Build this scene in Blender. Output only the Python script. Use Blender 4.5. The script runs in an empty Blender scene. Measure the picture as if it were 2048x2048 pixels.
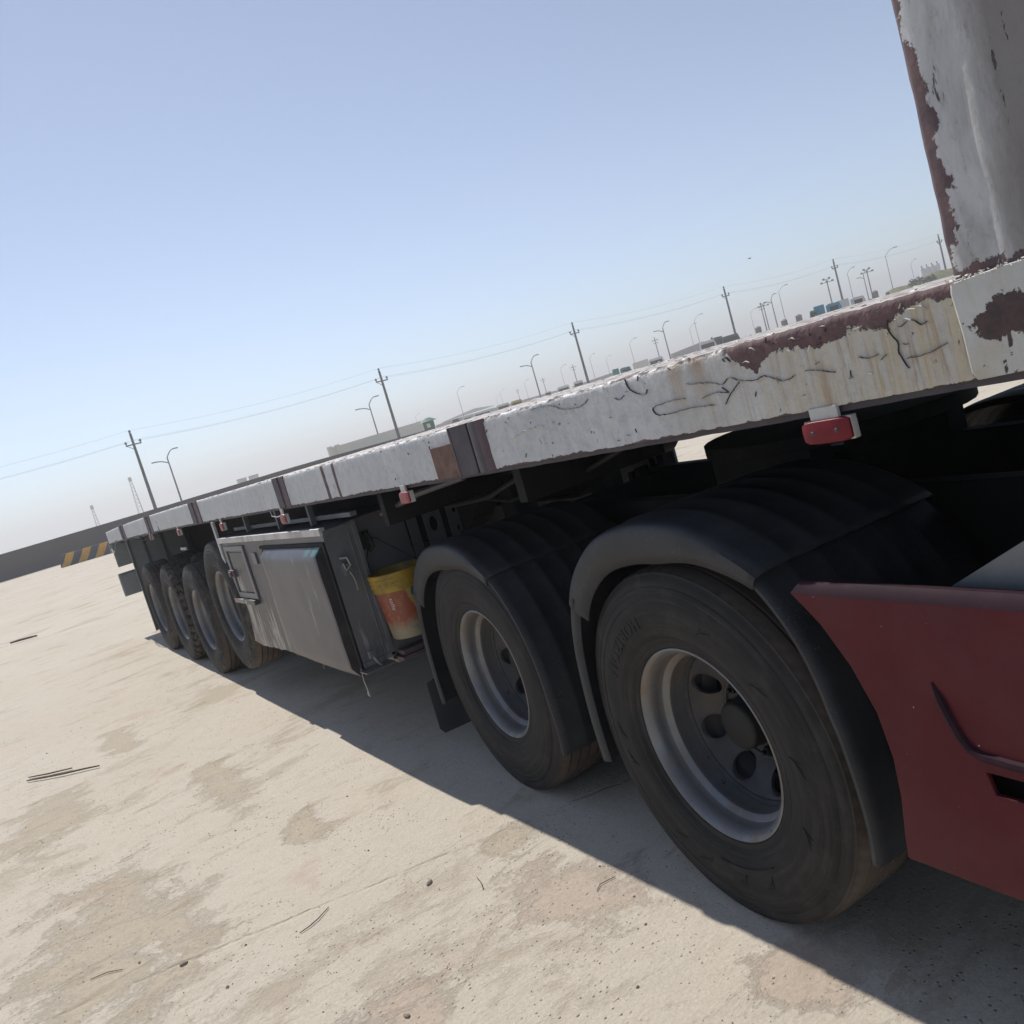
import bpy, bmesh, math, random
from mathutils import Vector, Matrix, noise
from mathutils.geometry import tessellate_polygon
C = bpy.context.scene.collection
R = math.radians
random.seed(7)

# ------------------------------------------------------------------ camera, sky, sun, exposure
CAM = Vector((-1.4595, 0.0, 1.6205))
cyaw, cpitch, croll = 0.532678, -0.113605, -0.283402
cd = bpy.data.cameras.new("camera"); cam = bpy.data.objects.new("camera", cd); C.objects.link(cam)
bpy.context.scene.camera = cam
_f = Vector((math.sin(cyaw)*math.cos(cpitch), math.cos(cyaw)*math.cos(cpitch), math.sin(cpitch)))
_r = Vector((math.cos(cyaw), -math.sin(cyaw), 0)); _u = _r.cross(_f)
_r2 = _r*math.cos(croll)+_u*math.sin(croll); _u2 = -_r*math.sin(croll)+_u*math.cos(croll)
cam.matrix_world = Matrix(((_r2.x, _u2.x, -_f.x, CAM.x), (_r2.y, _u2.y, -_f.y, CAM.y), (_r2.z, _u2.z, -_f.z, CAM.z), (0, 0, 0, 1)))
cd.sensor_width = 36; cd.sensor_fit = 'HORIZONTAL'; cd.lens = 36*1736.22/2048
cd.clip_start = 0.05; cd.clip_end = 6000

SUN_EL, SUN_AZ = R(47), R(0.6)           # azimuth from +Y towards +X
w = bpy.data.worlds.new("World"); bpy.context.scene.world = w; w.use_nodes = True
wn = w.node_tree; wn.nodes.clear()
sky = wn.nodes.new('ShaderNodeTexSky'); sky.sky_type = 'NISHITA'; sky.sun_disc = False
sky.sun_elevation = SUN_EL; sky.sun_rotation = SUN_AZ
sky.altitude = 0; sky.air_density = 0.9; sky.dust_density = 0.05; sky.ozone_density = 7
bg = wn.nodes.new('ShaderNodeBackground'); bg.inputs[1].default_value = 0.093
wo = wn.nodes.new('ShaderNodeOutputWorld')
hs = wn.nodes.new('ShaderNodeHueSaturation'); hs.inputs['Saturation'].default_value = 0.66   # dusty desert sky
wn.links.new(sky.outputs[0], hs.inputs['Color']); wn.links.new(hs.outputs[0], bg.inputs[0]); wn.links.new(bg.outputs[0], wo.inputs[0])
sl = bpy.data.lights.new("sun", 'SUN'); sl.energy = 3.6; sl.angle = R(0.5); sl.color = (1.0, 0.95, 0.88)
so = bpy.data.objects.new("sun", sl); C.objects.link(so)
sd = Vector((math.sin(SUN_AZ)*math.cos(SUN_EL), math.cos(SUN_AZ)*math.cos(SUN_EL), math.sin(SUN_EL)))
so.rotation_euler = sd.to_track_quat('Z', 'Y').to_euler(); so.location = (0, 30, 40)
vs = bpy.context.scene.view_settings
vs.view_transform = 'Standard'; vs.look = 'None'; vs.exposure = 0.37; vs.gamma = 1; vs.use_curve_mapping = False
bpy.context.scene.cycles.volume_max_steps = 64
bpy.context.scene.cycles.max_bounces = 8

# ------------------------------------------------------------------ node helper
class Mat:
    def __init__(s, name, rough=0.6, metal=0.0, spec=0.4):
        s.m = bpy.data.materials.new(name); s.m.use_nodes = True; s.t = s.m.node_tree
        s.b = s.t.nodes['Principled BSDF']
        s.b.inputs['Roughness'].default_value = rough; s.b.inputs['Metallic'].default_value = metal
        s.b.inputs['Specular IOR Level'].default_value = spec
    def put(s, sock, v):
        if isinstance(v, bpy.types.NodeSocket): s.t.links.new(v, sock)
        elif isinstance(v, (tuple, list)) and len(v) == 3 and sock.type == 'RGBA': sock.default_value = (*v, 1)
        else: sock.default_value = v
    def coord(s, kind='Object', scale=None, off=None):
        o = s.t.nodes.new('ShaderNodeTexCoord').outputs[kind]
        if scale or off:
            n = s.t.nodes.new('ShaderNodeMapping')
            s.t.links.new(o, n.inputs[0])
            if scale: n.inputs['Scale'].default_value = scale
            if off: n.inputs['Location'].default_value = off
            o = n.outputs[0]
        return o
    def sep(s, v):
        n = s.t.nodes.new('ShaderNodeSeparateXYZ'); s.t.links.new(v, n.inputs[0]); return n.outputs
    def noise(s, vec, sc, det=6, rough=0.6, dist=0.0):
        n = s.t.nodes.new('ShaderNodeTexNoise'); s.t.links.new(vec, n.inputs['Vector'])
        n.inputs['Scale'].default_value = sc; n.inputs['Detail'].default_value = det
        n.inputs['Roughness'].default_value = rough; n.inputs['Distortion'].default_value = dist
        return n.outputs[0]
    def voro(s, vec, sc, feature='F1', rnd=1.0):
        n = s.t.nodes.new('ShaderNodeTexVoronoi'); n.feature = feature; s.t.links.new(vec, n.inputs['Vector'])
        n.inputs['Scale'].default_value = sc; n.inputs['Randomness'].default_value = rnd
        return n.outputs
    def math(s, op, a, b=0.0, clamp=False):
        n = s.t.nodes.new('ShaderNodeMath'); n.operation = op; n.use_clamp = clamp
        s.put(n.inputs[0], a); s.put(n.inputs[1], b); return n.outputs[0]
    def step(s, v, lo, hi, o0=0.0, o1=1.0):
        n = s.t.nodes.new('ShaderNodeMapRange'); n.clamp = True
        s.put(n.inputs[0], v); n.inputs[1].default_value = lo; n.inputs[2].default_value = hi
        n.inputs[3].default_value = o0; n.inputs[4].default_value = o1; return n.outputs[0]
    def ramp(s, v, stops, interp='LINEAR'):
        n = s.t.nodes.new('ShaderNodeValToRGB'); n.color_ramp.interpolation = interp
        e = n.color_ramp.elements
        while len(e) > 1: e.remove(e[-1])
        for i, (p, c) in enumerate(stops):
            x = e[0] if i == 0 else e.new(p)
            x.position = p; x.color = (*c, 1) if isinstance(c, tuple) else (c, c, c, 1)
        s.put(n.inputs[0], v); return n.outputs[0]
    def mix(s, f, a, b, mode='MIX'):
        n = s.t.nodes.new('ShaderNodeMix'); n.data_type = 'RGBA'; n.blend_type = mode
        s.put(n.inputs[0], f); s.put(n.inputs[6], a); s.put(n.inputs[7], b); return n.outputs[2]
    def col(s, v): s.put(s.b.inputs['Base Color'], v); return s
    def rough(s, v): s.put(s.b.inputs['Roughness'], v); return s
    def bump(s, h, strength=0.3, dist=0.01, normal=None):
        n = s.t.nodes.new('ShaderNodeBump'); n.inputs['Strength'].default_value = strength
        n.inputs['Distance'].default_value = dist; s.put(n.inputs['Height'], h)
        if normal is not None: s.t.links.new(normal, n.inputs['Normal'])
        s.t.links.new(n.outputs[0], s.b.inputs['Normal']); return n.outputs[0]

def simple(name, c, rough=0.6, metal=0.0, var=0.25, sc=6.0, bump=0.0, dust=None, dustamt=0.45, spec=0.4):
    m = Mat(name, rough, metal, spec); o = m.coord()
    n = m.noise(o, sc, 8, 0.65)
    dk = tuple(x*(1-var) for x in c); lt = tuple(min(1, x*(1+var)) for x in c)
    col = m.ramp(n, [(0.3, dk), (0.7, lt)])
    if dust:
        n2 = m.noise(m.coord(off=(3, 5, 7)), sc*0.5, 10, 0.7)
        col = m.mix(m.step(n2, 0.62-dustamt*0.35, 0.85-dustamt*0.25), col, dust)
    m.col(col)
    if bump: m.bump(m.noise(o, sc*8, 6, 0.7), bump, 0.004)
    return m.m

# ------------------------------------------------------------------ materials
def mat_ground():
    m = Mat("dusty_ground", 0.95, spec=0.15); o = m.coord()
    st = m.coord(scale=(0.55, 1.0, 1.0))
    big = m.noise(o, 0.35, 5, 0.55)
    mid = m.noise(st, 1.3, 8, 0.62, 0.4)
    base = m.ramp(big, [(0.25, (0.56, 0.50, 0.405)), (0.5, (0.615, 0.555, 0.46)), (0.75, (0.64, 0.595, 0.515))])
    base = m.mix(m.step(mid, 0.35, 0.75, 0, 0.6), base, (0.60, 0.55, 0.475))
    # brown gravelly patches
    p1 = m.noise(m.coord(scale=(0.62, 1.0, 1.0), off=(2.2, 4.7, 0)), 1.15, 10, 0.66, 0.25)
    p1 = m.math('ADD', p1, m.math('MULTIPLY', m.math('SUBTRACT', m.noise(o, 26, 8, 0.8), 0.5), 0.16)); ps = m.step(p1, 0.555, 0.62)
    base = m.mix(m.math('MULTIPLY', ps, 0.6), base, (0.40, 0.33, 0.24))
    p2 = m.noise(m.coord(scale=(0.8, 1.0, 1.0), off=(9.2, 1.7, 0)), 1.7, 10, 0.7, 0.2)
    pr = m.step(p2, 0.58, 0.68)
    base = m.mix(m.math('MULTIPLY', pr, 0.5), base, (0.50, 0.36, 0.29))
    x, y, z = m.sep(o)
    wob = m.noise(m.coord(scale=(0.7, 1, 1)), 3.6, 15, 0.76, 0.5)
    speck = m.noise(o, 34, 8, 0.8)
    acc = [None, None]
    for k, (cx, cy, rx, ry, sh) in enumerate(((-1.50, 3.95, 0.26, 0.66, -0.10), (-1.30, 3.75, 0.12, 0.42, 0), (-0.72, 5.35, 0.13, 0.5, 0.1), (-0.62, 4.1, 0.10, 0.2, 0.1), (-1.65, 6.1, 0.22, 0.55, 0),
                                               (-0.22, 2.52, 0.22, 0.20, -0.3), (-0.88, 2.43, 0.17, 0.15, 0), (-0.05, 1.64, 0.12, 0.11, 0), (-1.05, 7.4, 0.12, 0.4, 0), (-0.1, 3.0, 0.12, 0.10, 0))):
        dx = m.math('DIVIDE', m.math('SUBTRACT', x, cx), rx); dy = m.math('DIVIDE', m.math('ADD', m.math('SUBTRACT', y, cy), m.math('MULTIPLY', m.math('SUBTRACT', x, cx), -sh)), ry)
        d = m.math('SQRT', m.math('ADD', m.math('MULTIPLY', dx, dx), m.math('MULTIPLY', dy, dy)))
        q = m.step(m.math('ADD', d, m.math('ADD', m.math('MULTIPLY', m.math('SUBTRACT', wob, 0.5), 6.5), m.math('MULTIPLY', m.math('SUBTRACT', speck, 0.5), 2.4))), 1.2, 0.6)
        i = 1 if 5 <= k <= 7 else 0
        acc[i] = q if acc[i] is None else m.math('MAXIMUM', acc[i], q)
    grav = m.noise(o, 55, 6, 0.75)
    base = m.mix(m.math('MULTIPLY', acc[0], m.step(grav, 0.25, 0.7, 0.15, 0.9)), base, (0.41, 0.335, 0.24))
    base = m.mix(m.math('MULTIPLY', acc[1], m.step(grav, 0.25, 0.7, 0.2, 0.85)), base, (0.46, 0.35, 0.28))
    ps = m.math('MAXIMUM', ps, m.math('MAXIMUM', acc[0], acc[1]))
    # small streaky dirt
    s1 = m.noise(m.coord(scale=(0.33, 1.0, 1.0), off=(1, 2, 0)), 5.5, 8, 0.72, 0.3)
    s1 = m.math('ADD', s1, m.math('MULTIPLY', m.math('SUBTRACT', m.noise(o, 40, 6, 0.8), 0.5), 0.14)); ss = m.step(s1, 0.58, 0.67)
    base = m.mix(m.math('MULTIPLY', ss, 0.62), base, (0.385, 0.315, 0.225))
    # grit
    f = m.noise(o, 90, 4, 0.7)
    base = m.mix(m.step(f, 0.38, 0.75, 0.0, 0.45), base, (0.33, 0.28, 0.21))
    f2 = m.noise(m.coord(off=(8, 1, 0)), 11, 9, 0.75)
    base = m.mix(m.step(f2, 0.44, 0.74, 0.0, 0.32), base, (0.40, 0.345, 0.27))
    v = m.voro(o, 38)
    keep = m.noise(m.coord(off=(5, 5, 0)), 2.2, 4, 0.6)
    dot = m.math('MULTIPLY', m.step(v[0], 0.20, 0.09), m.step(keep, 0.46, 0.58))
    base = m.mix(m.math('MULTIPLY', dot, 0.6), base, (0.20, 0.165, 0.125))
    # slab joints
    x, y, z = m.sep(o)
    w1 = m.noise(o, 3.0, 6, 0.7)
    d1 = m.math('SUBTRACT', m.math('ADD', y, m.math('MULTIPLY', x, 0.30)), 3.065)
    d1 = m.math('ABSOLUTE', m.math('ADD', d1, m.math('MULTIPLY', m.math('SUBTRACT', w1, 0.5), 0.10)))
    d2 = m.math('SUBTRACT', m.math('ADD', y, m.math('MULTIPLY', x, 0.16)), 10.2)
    d2 = m.math('ABSOLUTE', m.math('ADD', d2, m.math('MULTIPLY', m.math('SUBTRACT', w1, 0.5), 0.10)))
    jl = m.math('MULTIPLY', m.step(m.math('MINIMUM', d1, d2), 0.016, 0.002), m.step(m.noise(o, 1.9, 4), 0.38, 0.55))
    jl = m.math('MULTIPLY', jl, m.step(m.noise(o, 14, 5, 0.7), 0.40, 0.58))
    base = m.mix(m.math('MULTIPLY', jl, 0.4), base, (0.30, 0.25, 0.19))
    # far ground greyer and smoother
    m.col(base)
    h = m.math('ADD', m.math('MULTIPLY', m.noise(o, 30, 8, 0.75), 0.5), m.math('MULTIPLY', m.math('ADD', ps, ss), -0.25))
    h = m.math('ADD', h, m.math('MULTIPLY', s1, 0.5)); h = m.math('ADD', h, m.math('MULTIPLY', dot, 0.5)); h = m.math('ADD', h, m.math('MULTIPLY', jl, -0.6))
    m.bump(h, 0.7, 0.014)
    return m.m

def uvsep(m):
    n = m.t.nodes.new('ShaderNodeUVMap'); n.uv_map = 'UVMap'
    return n.outputs[0], m.sep(n.outputs[0])

def mat_beam():
    """white paint over purple primer; uv = (metres along, metres below the top edge)"""
    m = Mat("chipped_white_paint", 0.5, spec=0.35)
    uv, (u, v, _) = uvsep(m)
    o = m.coord()
    paint = m.ramp(m.noise(o, 2.5, 6, 0.6), [(0.3, (0.46, 0.475, 0.49)), (0.7, (0.57, 0.58, 0.59))])
    gr = m.noise(m.coord(off=(2, 0, 0)), 22, 9, 0.75)
    paint = m.mix(m.step(gr, 0.46, 0.74, 0, 0.6), paint, (0.27, 0.27, 0.275))
    dd = m.t.nodes.new('ShaderNodeMapping'); m.t.links.new(uv, dd.inputs[0]); dd.inputs['Scale'].default_value = (30, 2.5, 1)
    paint = m.mix(m.step(m.noise(dd.outputs[0], 1.3, 9, 0.75, 0.3), 0.5, 0.8, 0, 0.5), paint, (0.28, 0.27, 0.26))
    # yellowish rust stain towards the front
    fr = m.step(u, 1.75, 0.95)
    dn = m.t.nodes.new('ShaderNodeMapping'); m.t.links.new(uv, dn.inputs[0]); dn.inputs['Scale'].default_value = (22, 1.5, 1)
    drip = m.noise(dn.outputs[0], 1.4, 6, 0.6, 0.2)
    stain = m.math('MULTIPLY', m.step(drip, 0.30, 0.62), fr)
    paint = m.mix(m.math('MULTIPLY', stain, 0.85), paint, (0.47, 0.40, 0.265))
    d2 = m.t.nodes.new('ShaderNodeMapping'); m.t.links.new(uv, d2.inputs[0]); d2.inputs['Scale'].default_value = (60, 4, 1)
    fine = m.noise(d2.outputs[0], 1.4, 7, 0.7, 0.3)
    paint = m.mix(m.math('MULTIPLY', m.step(fine, 0.5, 0.66), m.math('MULTIPLY', fr, 0.7)), paint, (0.25, 0.155, 0.08))
    def window(lo, hi, soft=0.02):
        return m.math('MULTIPLY', m.step(u, lo-soft, lo+soft), m.step(u, hi+soft, hi-soft))
    rs = m.math('MULTIPLY', m.math('ADD', window(1.47, 1.50), window(1.545, 1.57)), m.step(m.math('ADD', v, m.math('MULTIPLY', drip, 0.06)), 0.17, 0.03))
    rs = m.math('ADD', rs, m.math('MULTIPLY', window(1.145, 1.155, 0.008), m.step(v, 0.06, 0.10)))
    paint = m.mix(m.math('MULTIPLY', rs, 0.85, True), paint, (0.32, 0.19, 0.085))
    # purple primer where the paint has come off
    pn = m.noise(uv, 9, 10, 0.62, 0.35)
    pf = m.noise(uv, 45, 8, 0.7)
    n2 = m.math('ADD', m.math('MULTIPLY', m.math('SUBTRACT', pn, 0.5), 0.13), m.math('MULTIPLY', m.math('SUBTRACT', pf, 0.5), 0.085))
    # depth of the peeled band below the top edge along u (0.8 .. 1.6)
    prof = m.ramp(m.step(u, 0.80, 1.60), [(0.0, 0.32), (0.10, 0.30), (0.19, 0.36), (0.24, 0.52), (0.28, 0.40), (0.36, 0.40), (0.44, 0.55), (0.50, 0.42), (0.59, 0.48), (0.64, 0.85), (0.675, 0.62), (0.71, 0.45), (0.73, 0.2)])
    band = m.step(m.math('SUBTRACT', m.math('MULTIPLY', prof, 0.085), m.math('ADD', v, m.math('MULTIPLY', n2, 0.55))), -0.001, 0.001)
    band = m.math('MULTIPLY', band, m.step(u, 1.40, 1.385))
    # vertical worn streaks mid way along
    st = m.math('ADD', window(3.96, 4.0, 0.012), window(4.11, 4.16, 0.012))
    stm = m.step(m.math('ADD', m.math('MULTIPLY', st, 0.8), n2), 0.5, 0.56)
    # bottom edge wear + scattered chips
    hh = m.math('SUBTRACT', 0.172, v)
    bw = m.step(m.math('ADD', hh, m.math('MULTIPLY', n2, 0.22)), 0.003, 0.001)
    chips = m.step(m.noise(m.coord(scale=(1, 1.0, 0.55), off=(0, 7, 3)), 48, 5, 0.6), 0.655, 0.67)
    zone = m.step(m.noise(m.coord(off=(0, 1, 3)), 3.2, 3, 0.5), 0.5, 0.60)
    chips = m.math('MULTIPLY', chips, zone)
    topw = m.math('MULTIPLY', m.step(m.math('ADD', v, m.math('MULTIPLY', n2, 0.4)), 0.012, 0.004), m.step(pn, 0.5, 0.56))
    mask = m.math('MAXIMUM', m.math('MAXIMUM', band, stm), m.math('MAXIMUM', bw, m.math('MAXIMUM', chips, topw)))
    mask = m.math('MAXIMUM', mask, m.math('MULTIPLY', m.step(m.noise(uv, 2.0, 9, 0.72), 0.64, 0.67), m.step(u, 5, 7)))
    prim = m.ramp(m.noise(o, 14, 8, 0.7), [(0.3, (0.085, 0.05, 0.056)), (0.6, (0.14, 0.085, 0.088)), (0.8, (0.22, 0.15, 0.13))])
    m.col(m.mix(mask, paint, prim))
    h = m.math('ADD', m.math('MULTIPLY', mask, -0.8), m.math('MULTIPLY', m.noise(o, 7, 4, 0.5), 0.9))
    h = m.math('ADD', h, m.math('MULTIPLY', m.noise(o, 60, 5, 0.6), 0.5))
    m.bump(h, 1.0, 0.009)
    m.rough(m.step(mask, 0, 1, 0.42, 0.75))
    return m.m

def mat_old_paint(name, light, dark, thr=0.6, sc=4, grime=(0.12, 0.10, 0.095), gr=0.35, vstretch=0.4, rough=0.55):
    m = Mat(name, rough); o = m.coord(scale=(1, 1, vstretch)); o2 = m.coord()
    c = m.ramp(m.noise(o2, sc, 6), [(0.3, tuple(x*0.85 for x in light)), (0.7, light)])
    g = m.noise(o, sc*2.2, 9, 0.68, 0.3)
    c = m.mix(m.step(g, 0.45, 0.85, 0, gr*1.6), c, grime)
    k = m.step(m.noise(m.coord(scale=(1, 1, vstretch), off=(4, 4, 4)), sc*1.6, 10, 0.68, 0.3), thr, thr+0.015)
    m.col(m.mix(k, c, dark)); m.bump(m.math('ADD', m.math('MULTIPLY', k, -1.0), m.noise(o2, sc*5, 5)), 0.5, 0.003)
    return m.m

def mat_post():
    m = Mat("headboard_paint", 0.5); o = m.coord(); x, y, z = m.sep(o)
    v = m.coord(scale=(1, 1, 0.22))
    c = m.ramp(m.noise(o, 4, 7), [(0.3, (0.42, 0.43, 0.445)), (0.7, (0.54, 0.55, 0.565))])
    g = m.noise(v, 16, 8, 0.7, 0.4)
    c = m.mix(m.step(g, 0.42, 0.7, 0, 0.65), c, (0.22, 0.205, 0.185))
    fl = m.noise(m.coord(scale=(1, 1, 0.35), off=(0, 2, 8)), 60, 8, 0.78, 0.3)
    c = m.mix(m.step(fl, 0.54, 0.68, 0, 0.55), c, (0.17, 0.14, 0.12))
    c = m.mix(m.math('MULTIPLY', m.step(m.math('ADD', y, m.math('MULTIPLY', m.noise(v, 9, 7, 0.7), 0.10)), 0.815, 0.775), 0.85), c, (0.17, 0.155, 0.15))
    b = m.mix(m.step(m.noise(o, 12, 9, 0.72), 0.45, 0.6), (0.085, 0.055, 0.062), (0.14, 0.085, 0.085))
    n = m.noise(m.coord(scale=(1, 1, 0.75)), 26, 8, 0.68, 0.5); n3 = m.noise(o, 110, 5, 0.7)
    nn = m.math('ADD', m.math('MULTIPLY', m.math('SUBTRACT', n, 0.5), 0.085), m.math('MULTIPLY', m.math('SUBTRACT', n3, 0.5), 0.02))
    wdt = m.math('MULTIPLY', m.step(z, 2.02, 1.96), m.step(z, 1.66, 1.70))
    thr = m.math('SUBTRACT', 0.842, m.math('MULTIPLY', wdt, 0.021))
    k1 = m.step(m.math('SUBTRACT', m.math('ADD', y, nn), thr), -0.001, 0.001)
    k2 = m.step(m.noise(m.coord(scale=(1, 1, 0.16), off=(0, 5, 2)), 48, 6, 0.65, 0.2), 0.655, 0.67)
    k3 = m.step(m.math('ADD', m.math('SUBTRACT', z, 1.635), m.math('MULTIPLY', m.math('SUBTRACT', n, 0.5), 0.12)), 0.004, 0.0)
    k = m.math('MAXIMUM', k1, m.math('MAXIMUM', k2, k3))
    m.col(m.mix(k, c, b)); m.bump(m.math('ADD', m.math('MULTIPLY', k, -1.0), m.math('MULTIPLY', m.noise(o, 30, 5), 0.6)), 0.8, 0.004)
    return m.m

def mat_tyre(da=0.5, name='tyre_rubber'):
    m = Mat(name, 0.72, spec=0.3); o = m.coord()
    x, y, z = m.sep(o)
    r = m.math('SQRT', m.math('ADD', m.math('MULTIPLY', y, y), m.math('MULTIPLY', z, z)))
    n = m.noise(o, 5, 8, 0.7)
    c = m.ramp(n, [(0.3, (0.009, 0.009, 0.0105)), (0.7, (0.0175, 0.017, 0.0175))])
    d = m.noise(m.coord(off=(2, 3, 1)), 9, 9, 0.72, 0.3)
    dust = m.math('MULTIPLY', m.step(d, 0.50, 0.78), m.step(r, 0.34, 0.52, 0.35, 0.8))
    c = m.mix(m.math('MULTIPLY', dust, da), c, (0.16, 0.138, 0.115))
    cmb = m.t.nodes.new('ShaderNodeCombineXYZ'); m.put(cmb.inputs[0], r); m.put(cmb.inputs[1], m.math('MULTIPLY', m.math('ARCTAN2', y, z), 0.03))
    ring = m.noise(cmb.outputs[0], 38, 7, 0.7)
    c = m.mix(m.math('MULTIPLY', m.step(ring, 0.46, 0.75), 0.28), c, (0.11, 0.10, 0.09))
    tread = m.step(r, 0.525, 0.535)
    c = m.mix(m.math('MULTIPLY', tread, m.step(n, 0.3, 0.7, 0.3, 0.75)), c, (0.17, 0.135, 0.11))
    m.col(c); m.bump(m.noise(o, 70, 5, 0.7), 0.25, 0.002)
    return m.m

def mat_rim():
    m = Mat("rim_steel_paint", 0.38, 0.35, 0.5); o = m.coord()
    n = m.noise(o, 7, 8, 0.65)
    c = m.ramp(n, [(0.3, (0.13, 0.14, 0.16)), (0.7, (0.20, 0.21, 0.235))])
    d = m.noise(m.coord(off=(1, 8, 2)), 5, 8, 0.7, 0.4)
    x, y, z = m.sep(o)
    c = m.mix(m.math('MULTIPLY', m.step(m.math('ADD', d, m.math('MULTIPLY', z, 0.35)), 0.42, 0.66), 0.8), c, (0.20, 0.155, 0.11))
    k = m.step(m.noise(m.coord(off=(7, 1, 4)), 24, 8, 0.7), 0.655, 0.67)
    c = m.mix(k, c, (0.05, 0.03, 0.025))
    m.col(c); m.bump(m.math('ADD', m.math('MULTIPLY', k, -1), m.noise(o, 30, 4)), 0.35, 0.003)
    m.rough(m.step(d, 0.45, 0.7, 0.32, 0.7))
    return m.m

def mat_plastic(name='black_plastic', c0=(0.013, 0.015, 0.019), c1=(0.025, 0.029, 0.035), dustc=(0.085, 0.086, 0.088)):
    m = Mat(name, 0.55, spec=0.35); o = m.coord()
    c = m.ramp(m.noise(o, 4, 6), [(0.3, c0), (0.7, c1)])
    geo = m.t.nodes.new('ShaderNodeNewGeometry'); nz = m.sep(geo.outputs['Normal'])[2]
    d = m.noise(o, 6, 9, 0.7)
    c = m.mix(m.math('MULTIPLY', m.step(d, 0.4, 0.75, 0.08, 0.55), m.step(nz, -0.2, 0.9, 0.4, 1.0)), c, dustc)
    sp = m.math('MULTIPLY', m.step(m.voro(o, 140)[0], 0.16, 0.06), m.step(m.noise(m.coord(off=(3, 0, 1)), 5, 4), 0.52, 0.6))
    c = m.mix(m.math('MULTIPLY', sp, 0.75), c, (0.40, 0.39, 0.38))
    sc_ = m.step(m.noise(m.coord(scale=(1, 6, 6), off=(2, 2, 2)), 18, 6, 0.7), 0.66, 0.72)
    c = m.mix(m.math('MULTIPLY', sc_, 0.3), c, (0.12, 0.12, 0.12))
    m.col(c); m.bump(m.noise(o, 160, 4, 0.6), 0.2, 0.0015)
    return m.m

def mat_red():
    m = Mat("faded_red_paint", 0.55, spec=0.12); o = m.coord()
    n = m.noise(o, 3, 8, 0.7)
    c = m.ramp(n, [(0.3, (0.066, 0.009, 0.014)), (0.7, (0.098, 0.015, 0.020))])
    d = m.noise(m.coord(scale=(1, 1, 0.5)), 6, 9, 0.72, 0.5)
    c = m.mix(m.step(d, 0.45, 0.8, 0, 0.4), c, (0.085, 0.034, 0.038))
    k = m.step(m.noise(m.coord(off=(3, 9, 1)), 40, 5, 0.6), 0.715, 0.73)
    c = m.mix(k, c, (0.45, 0.38, 0.34))
    scr = m.step(m.noise(m.coord(scale=(1, 14, 1.5), off=(3, 3, 3)), 14, 6, 0.7), 0.68, 0.74)
    c = m.mix(m.math('MULTIPLY', scr, 0.35), c, (0.16, 0.12, 0.12))
    dst = m.noise(m.coord(off=(5, 0, 9)), 2.2, 9, 0.75)
    c = m.mix(m.math('MULTIPLY', m.step(dst, 0.42, 0.72), 0.25), c, (0.11, 0.075, 0.075))
    x, y, z = m.sep(o)
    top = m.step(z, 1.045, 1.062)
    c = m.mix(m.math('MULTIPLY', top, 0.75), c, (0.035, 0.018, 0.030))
    m.col(c); m.bump(m.math('ADD', m.noise(o, 4, 3), m.math('MULTIPLY', m.noise(o, 80, 4), 0.15)), 0.3, 0.004)
    m.rough(m.step(d, 0.4, 0.75, 0.36, 0.7))
    return m.m

def mat_box(name, light=True):
    m = Mat(name, 0.45, 0.35 if light else 0.2, 0.5); o = m.coord()
    x, y, z = m.sep(o)
    base = (0.120, 0.116, 0.13) if light else (0.165, 0.17, 0.185)
    c = m.ramp(m.noise(o, 2.2, 7, 0.6), [(0.3, tuple(k*0.72 for k in base)), (0.7, base)])
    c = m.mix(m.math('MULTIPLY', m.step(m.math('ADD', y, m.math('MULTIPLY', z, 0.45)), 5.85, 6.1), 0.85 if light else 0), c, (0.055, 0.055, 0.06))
    # mud spray rising from the lower edge: thin vertical drips
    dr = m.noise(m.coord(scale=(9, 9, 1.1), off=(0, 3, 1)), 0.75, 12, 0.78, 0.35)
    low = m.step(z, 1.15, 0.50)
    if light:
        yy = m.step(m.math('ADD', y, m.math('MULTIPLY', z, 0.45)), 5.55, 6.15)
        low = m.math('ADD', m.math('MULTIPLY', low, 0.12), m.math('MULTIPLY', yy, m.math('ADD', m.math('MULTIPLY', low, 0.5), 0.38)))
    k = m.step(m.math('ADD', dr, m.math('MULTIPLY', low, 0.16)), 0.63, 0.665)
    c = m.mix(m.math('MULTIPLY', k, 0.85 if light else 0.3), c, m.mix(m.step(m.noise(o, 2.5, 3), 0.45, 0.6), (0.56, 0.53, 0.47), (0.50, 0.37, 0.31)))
    g = m.noise(m.coord(off=(1, 4, 6)), 5, 9, 0.7)
    c = m.mix(m.step(g, 0.5, 0.8, 0, 0.6), c, (0.075, 0.072, 0.075))
    m.col(c); m.bump(m.math('ADD', m.noise(o, 3, 3), m.math('MULTIPLY', k, 0.3)), 0.4, 0.006)
    m.rough(m.step(k, 0, 1, 0.42, 0.85))
    return m.m

M = {}
M['ground'] = mat_ground(); M['beam'] = mat_beam(); M['tyre'] = mat_tyre(0.3); M['tyre_dusty'] = mat_tyre(1.1, 'dusty_tyre_rubber'); M['rim'] = mat_rim()
M['plastic'] = mat_plastic(); M['disc'] = simple('dark_wheel_disc', (0.060, 0.060, 0.064), 0.6, 0.1, 0.35, 9, 0.3, (0.12, 0.095, 0.07), 0.35, spec=0.3); M['red'] = mat_red()  # wheel disc set much darker than the rim
M['box'] = mat_box('box_sheet_metal', True); M['box_dark'] = mat_box('box_dark_metal', False)
M['post'] = mat_post()
M['red_dark'] = simple('dark_red_paint', (0.026, 0.010, 0.017), 0.7, 0, 0.3, 20, spec=0.15)  # darker red for the skirt's rolled edge and groove
M['bracket'] = mat_old_paint('bracket_paint', (0.50, 0.51, 0.50), (0.10, 0.06, 0.055), 0.62, 7, (0.32, 0.26, 0.17), 0.35, 0.8)
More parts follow.
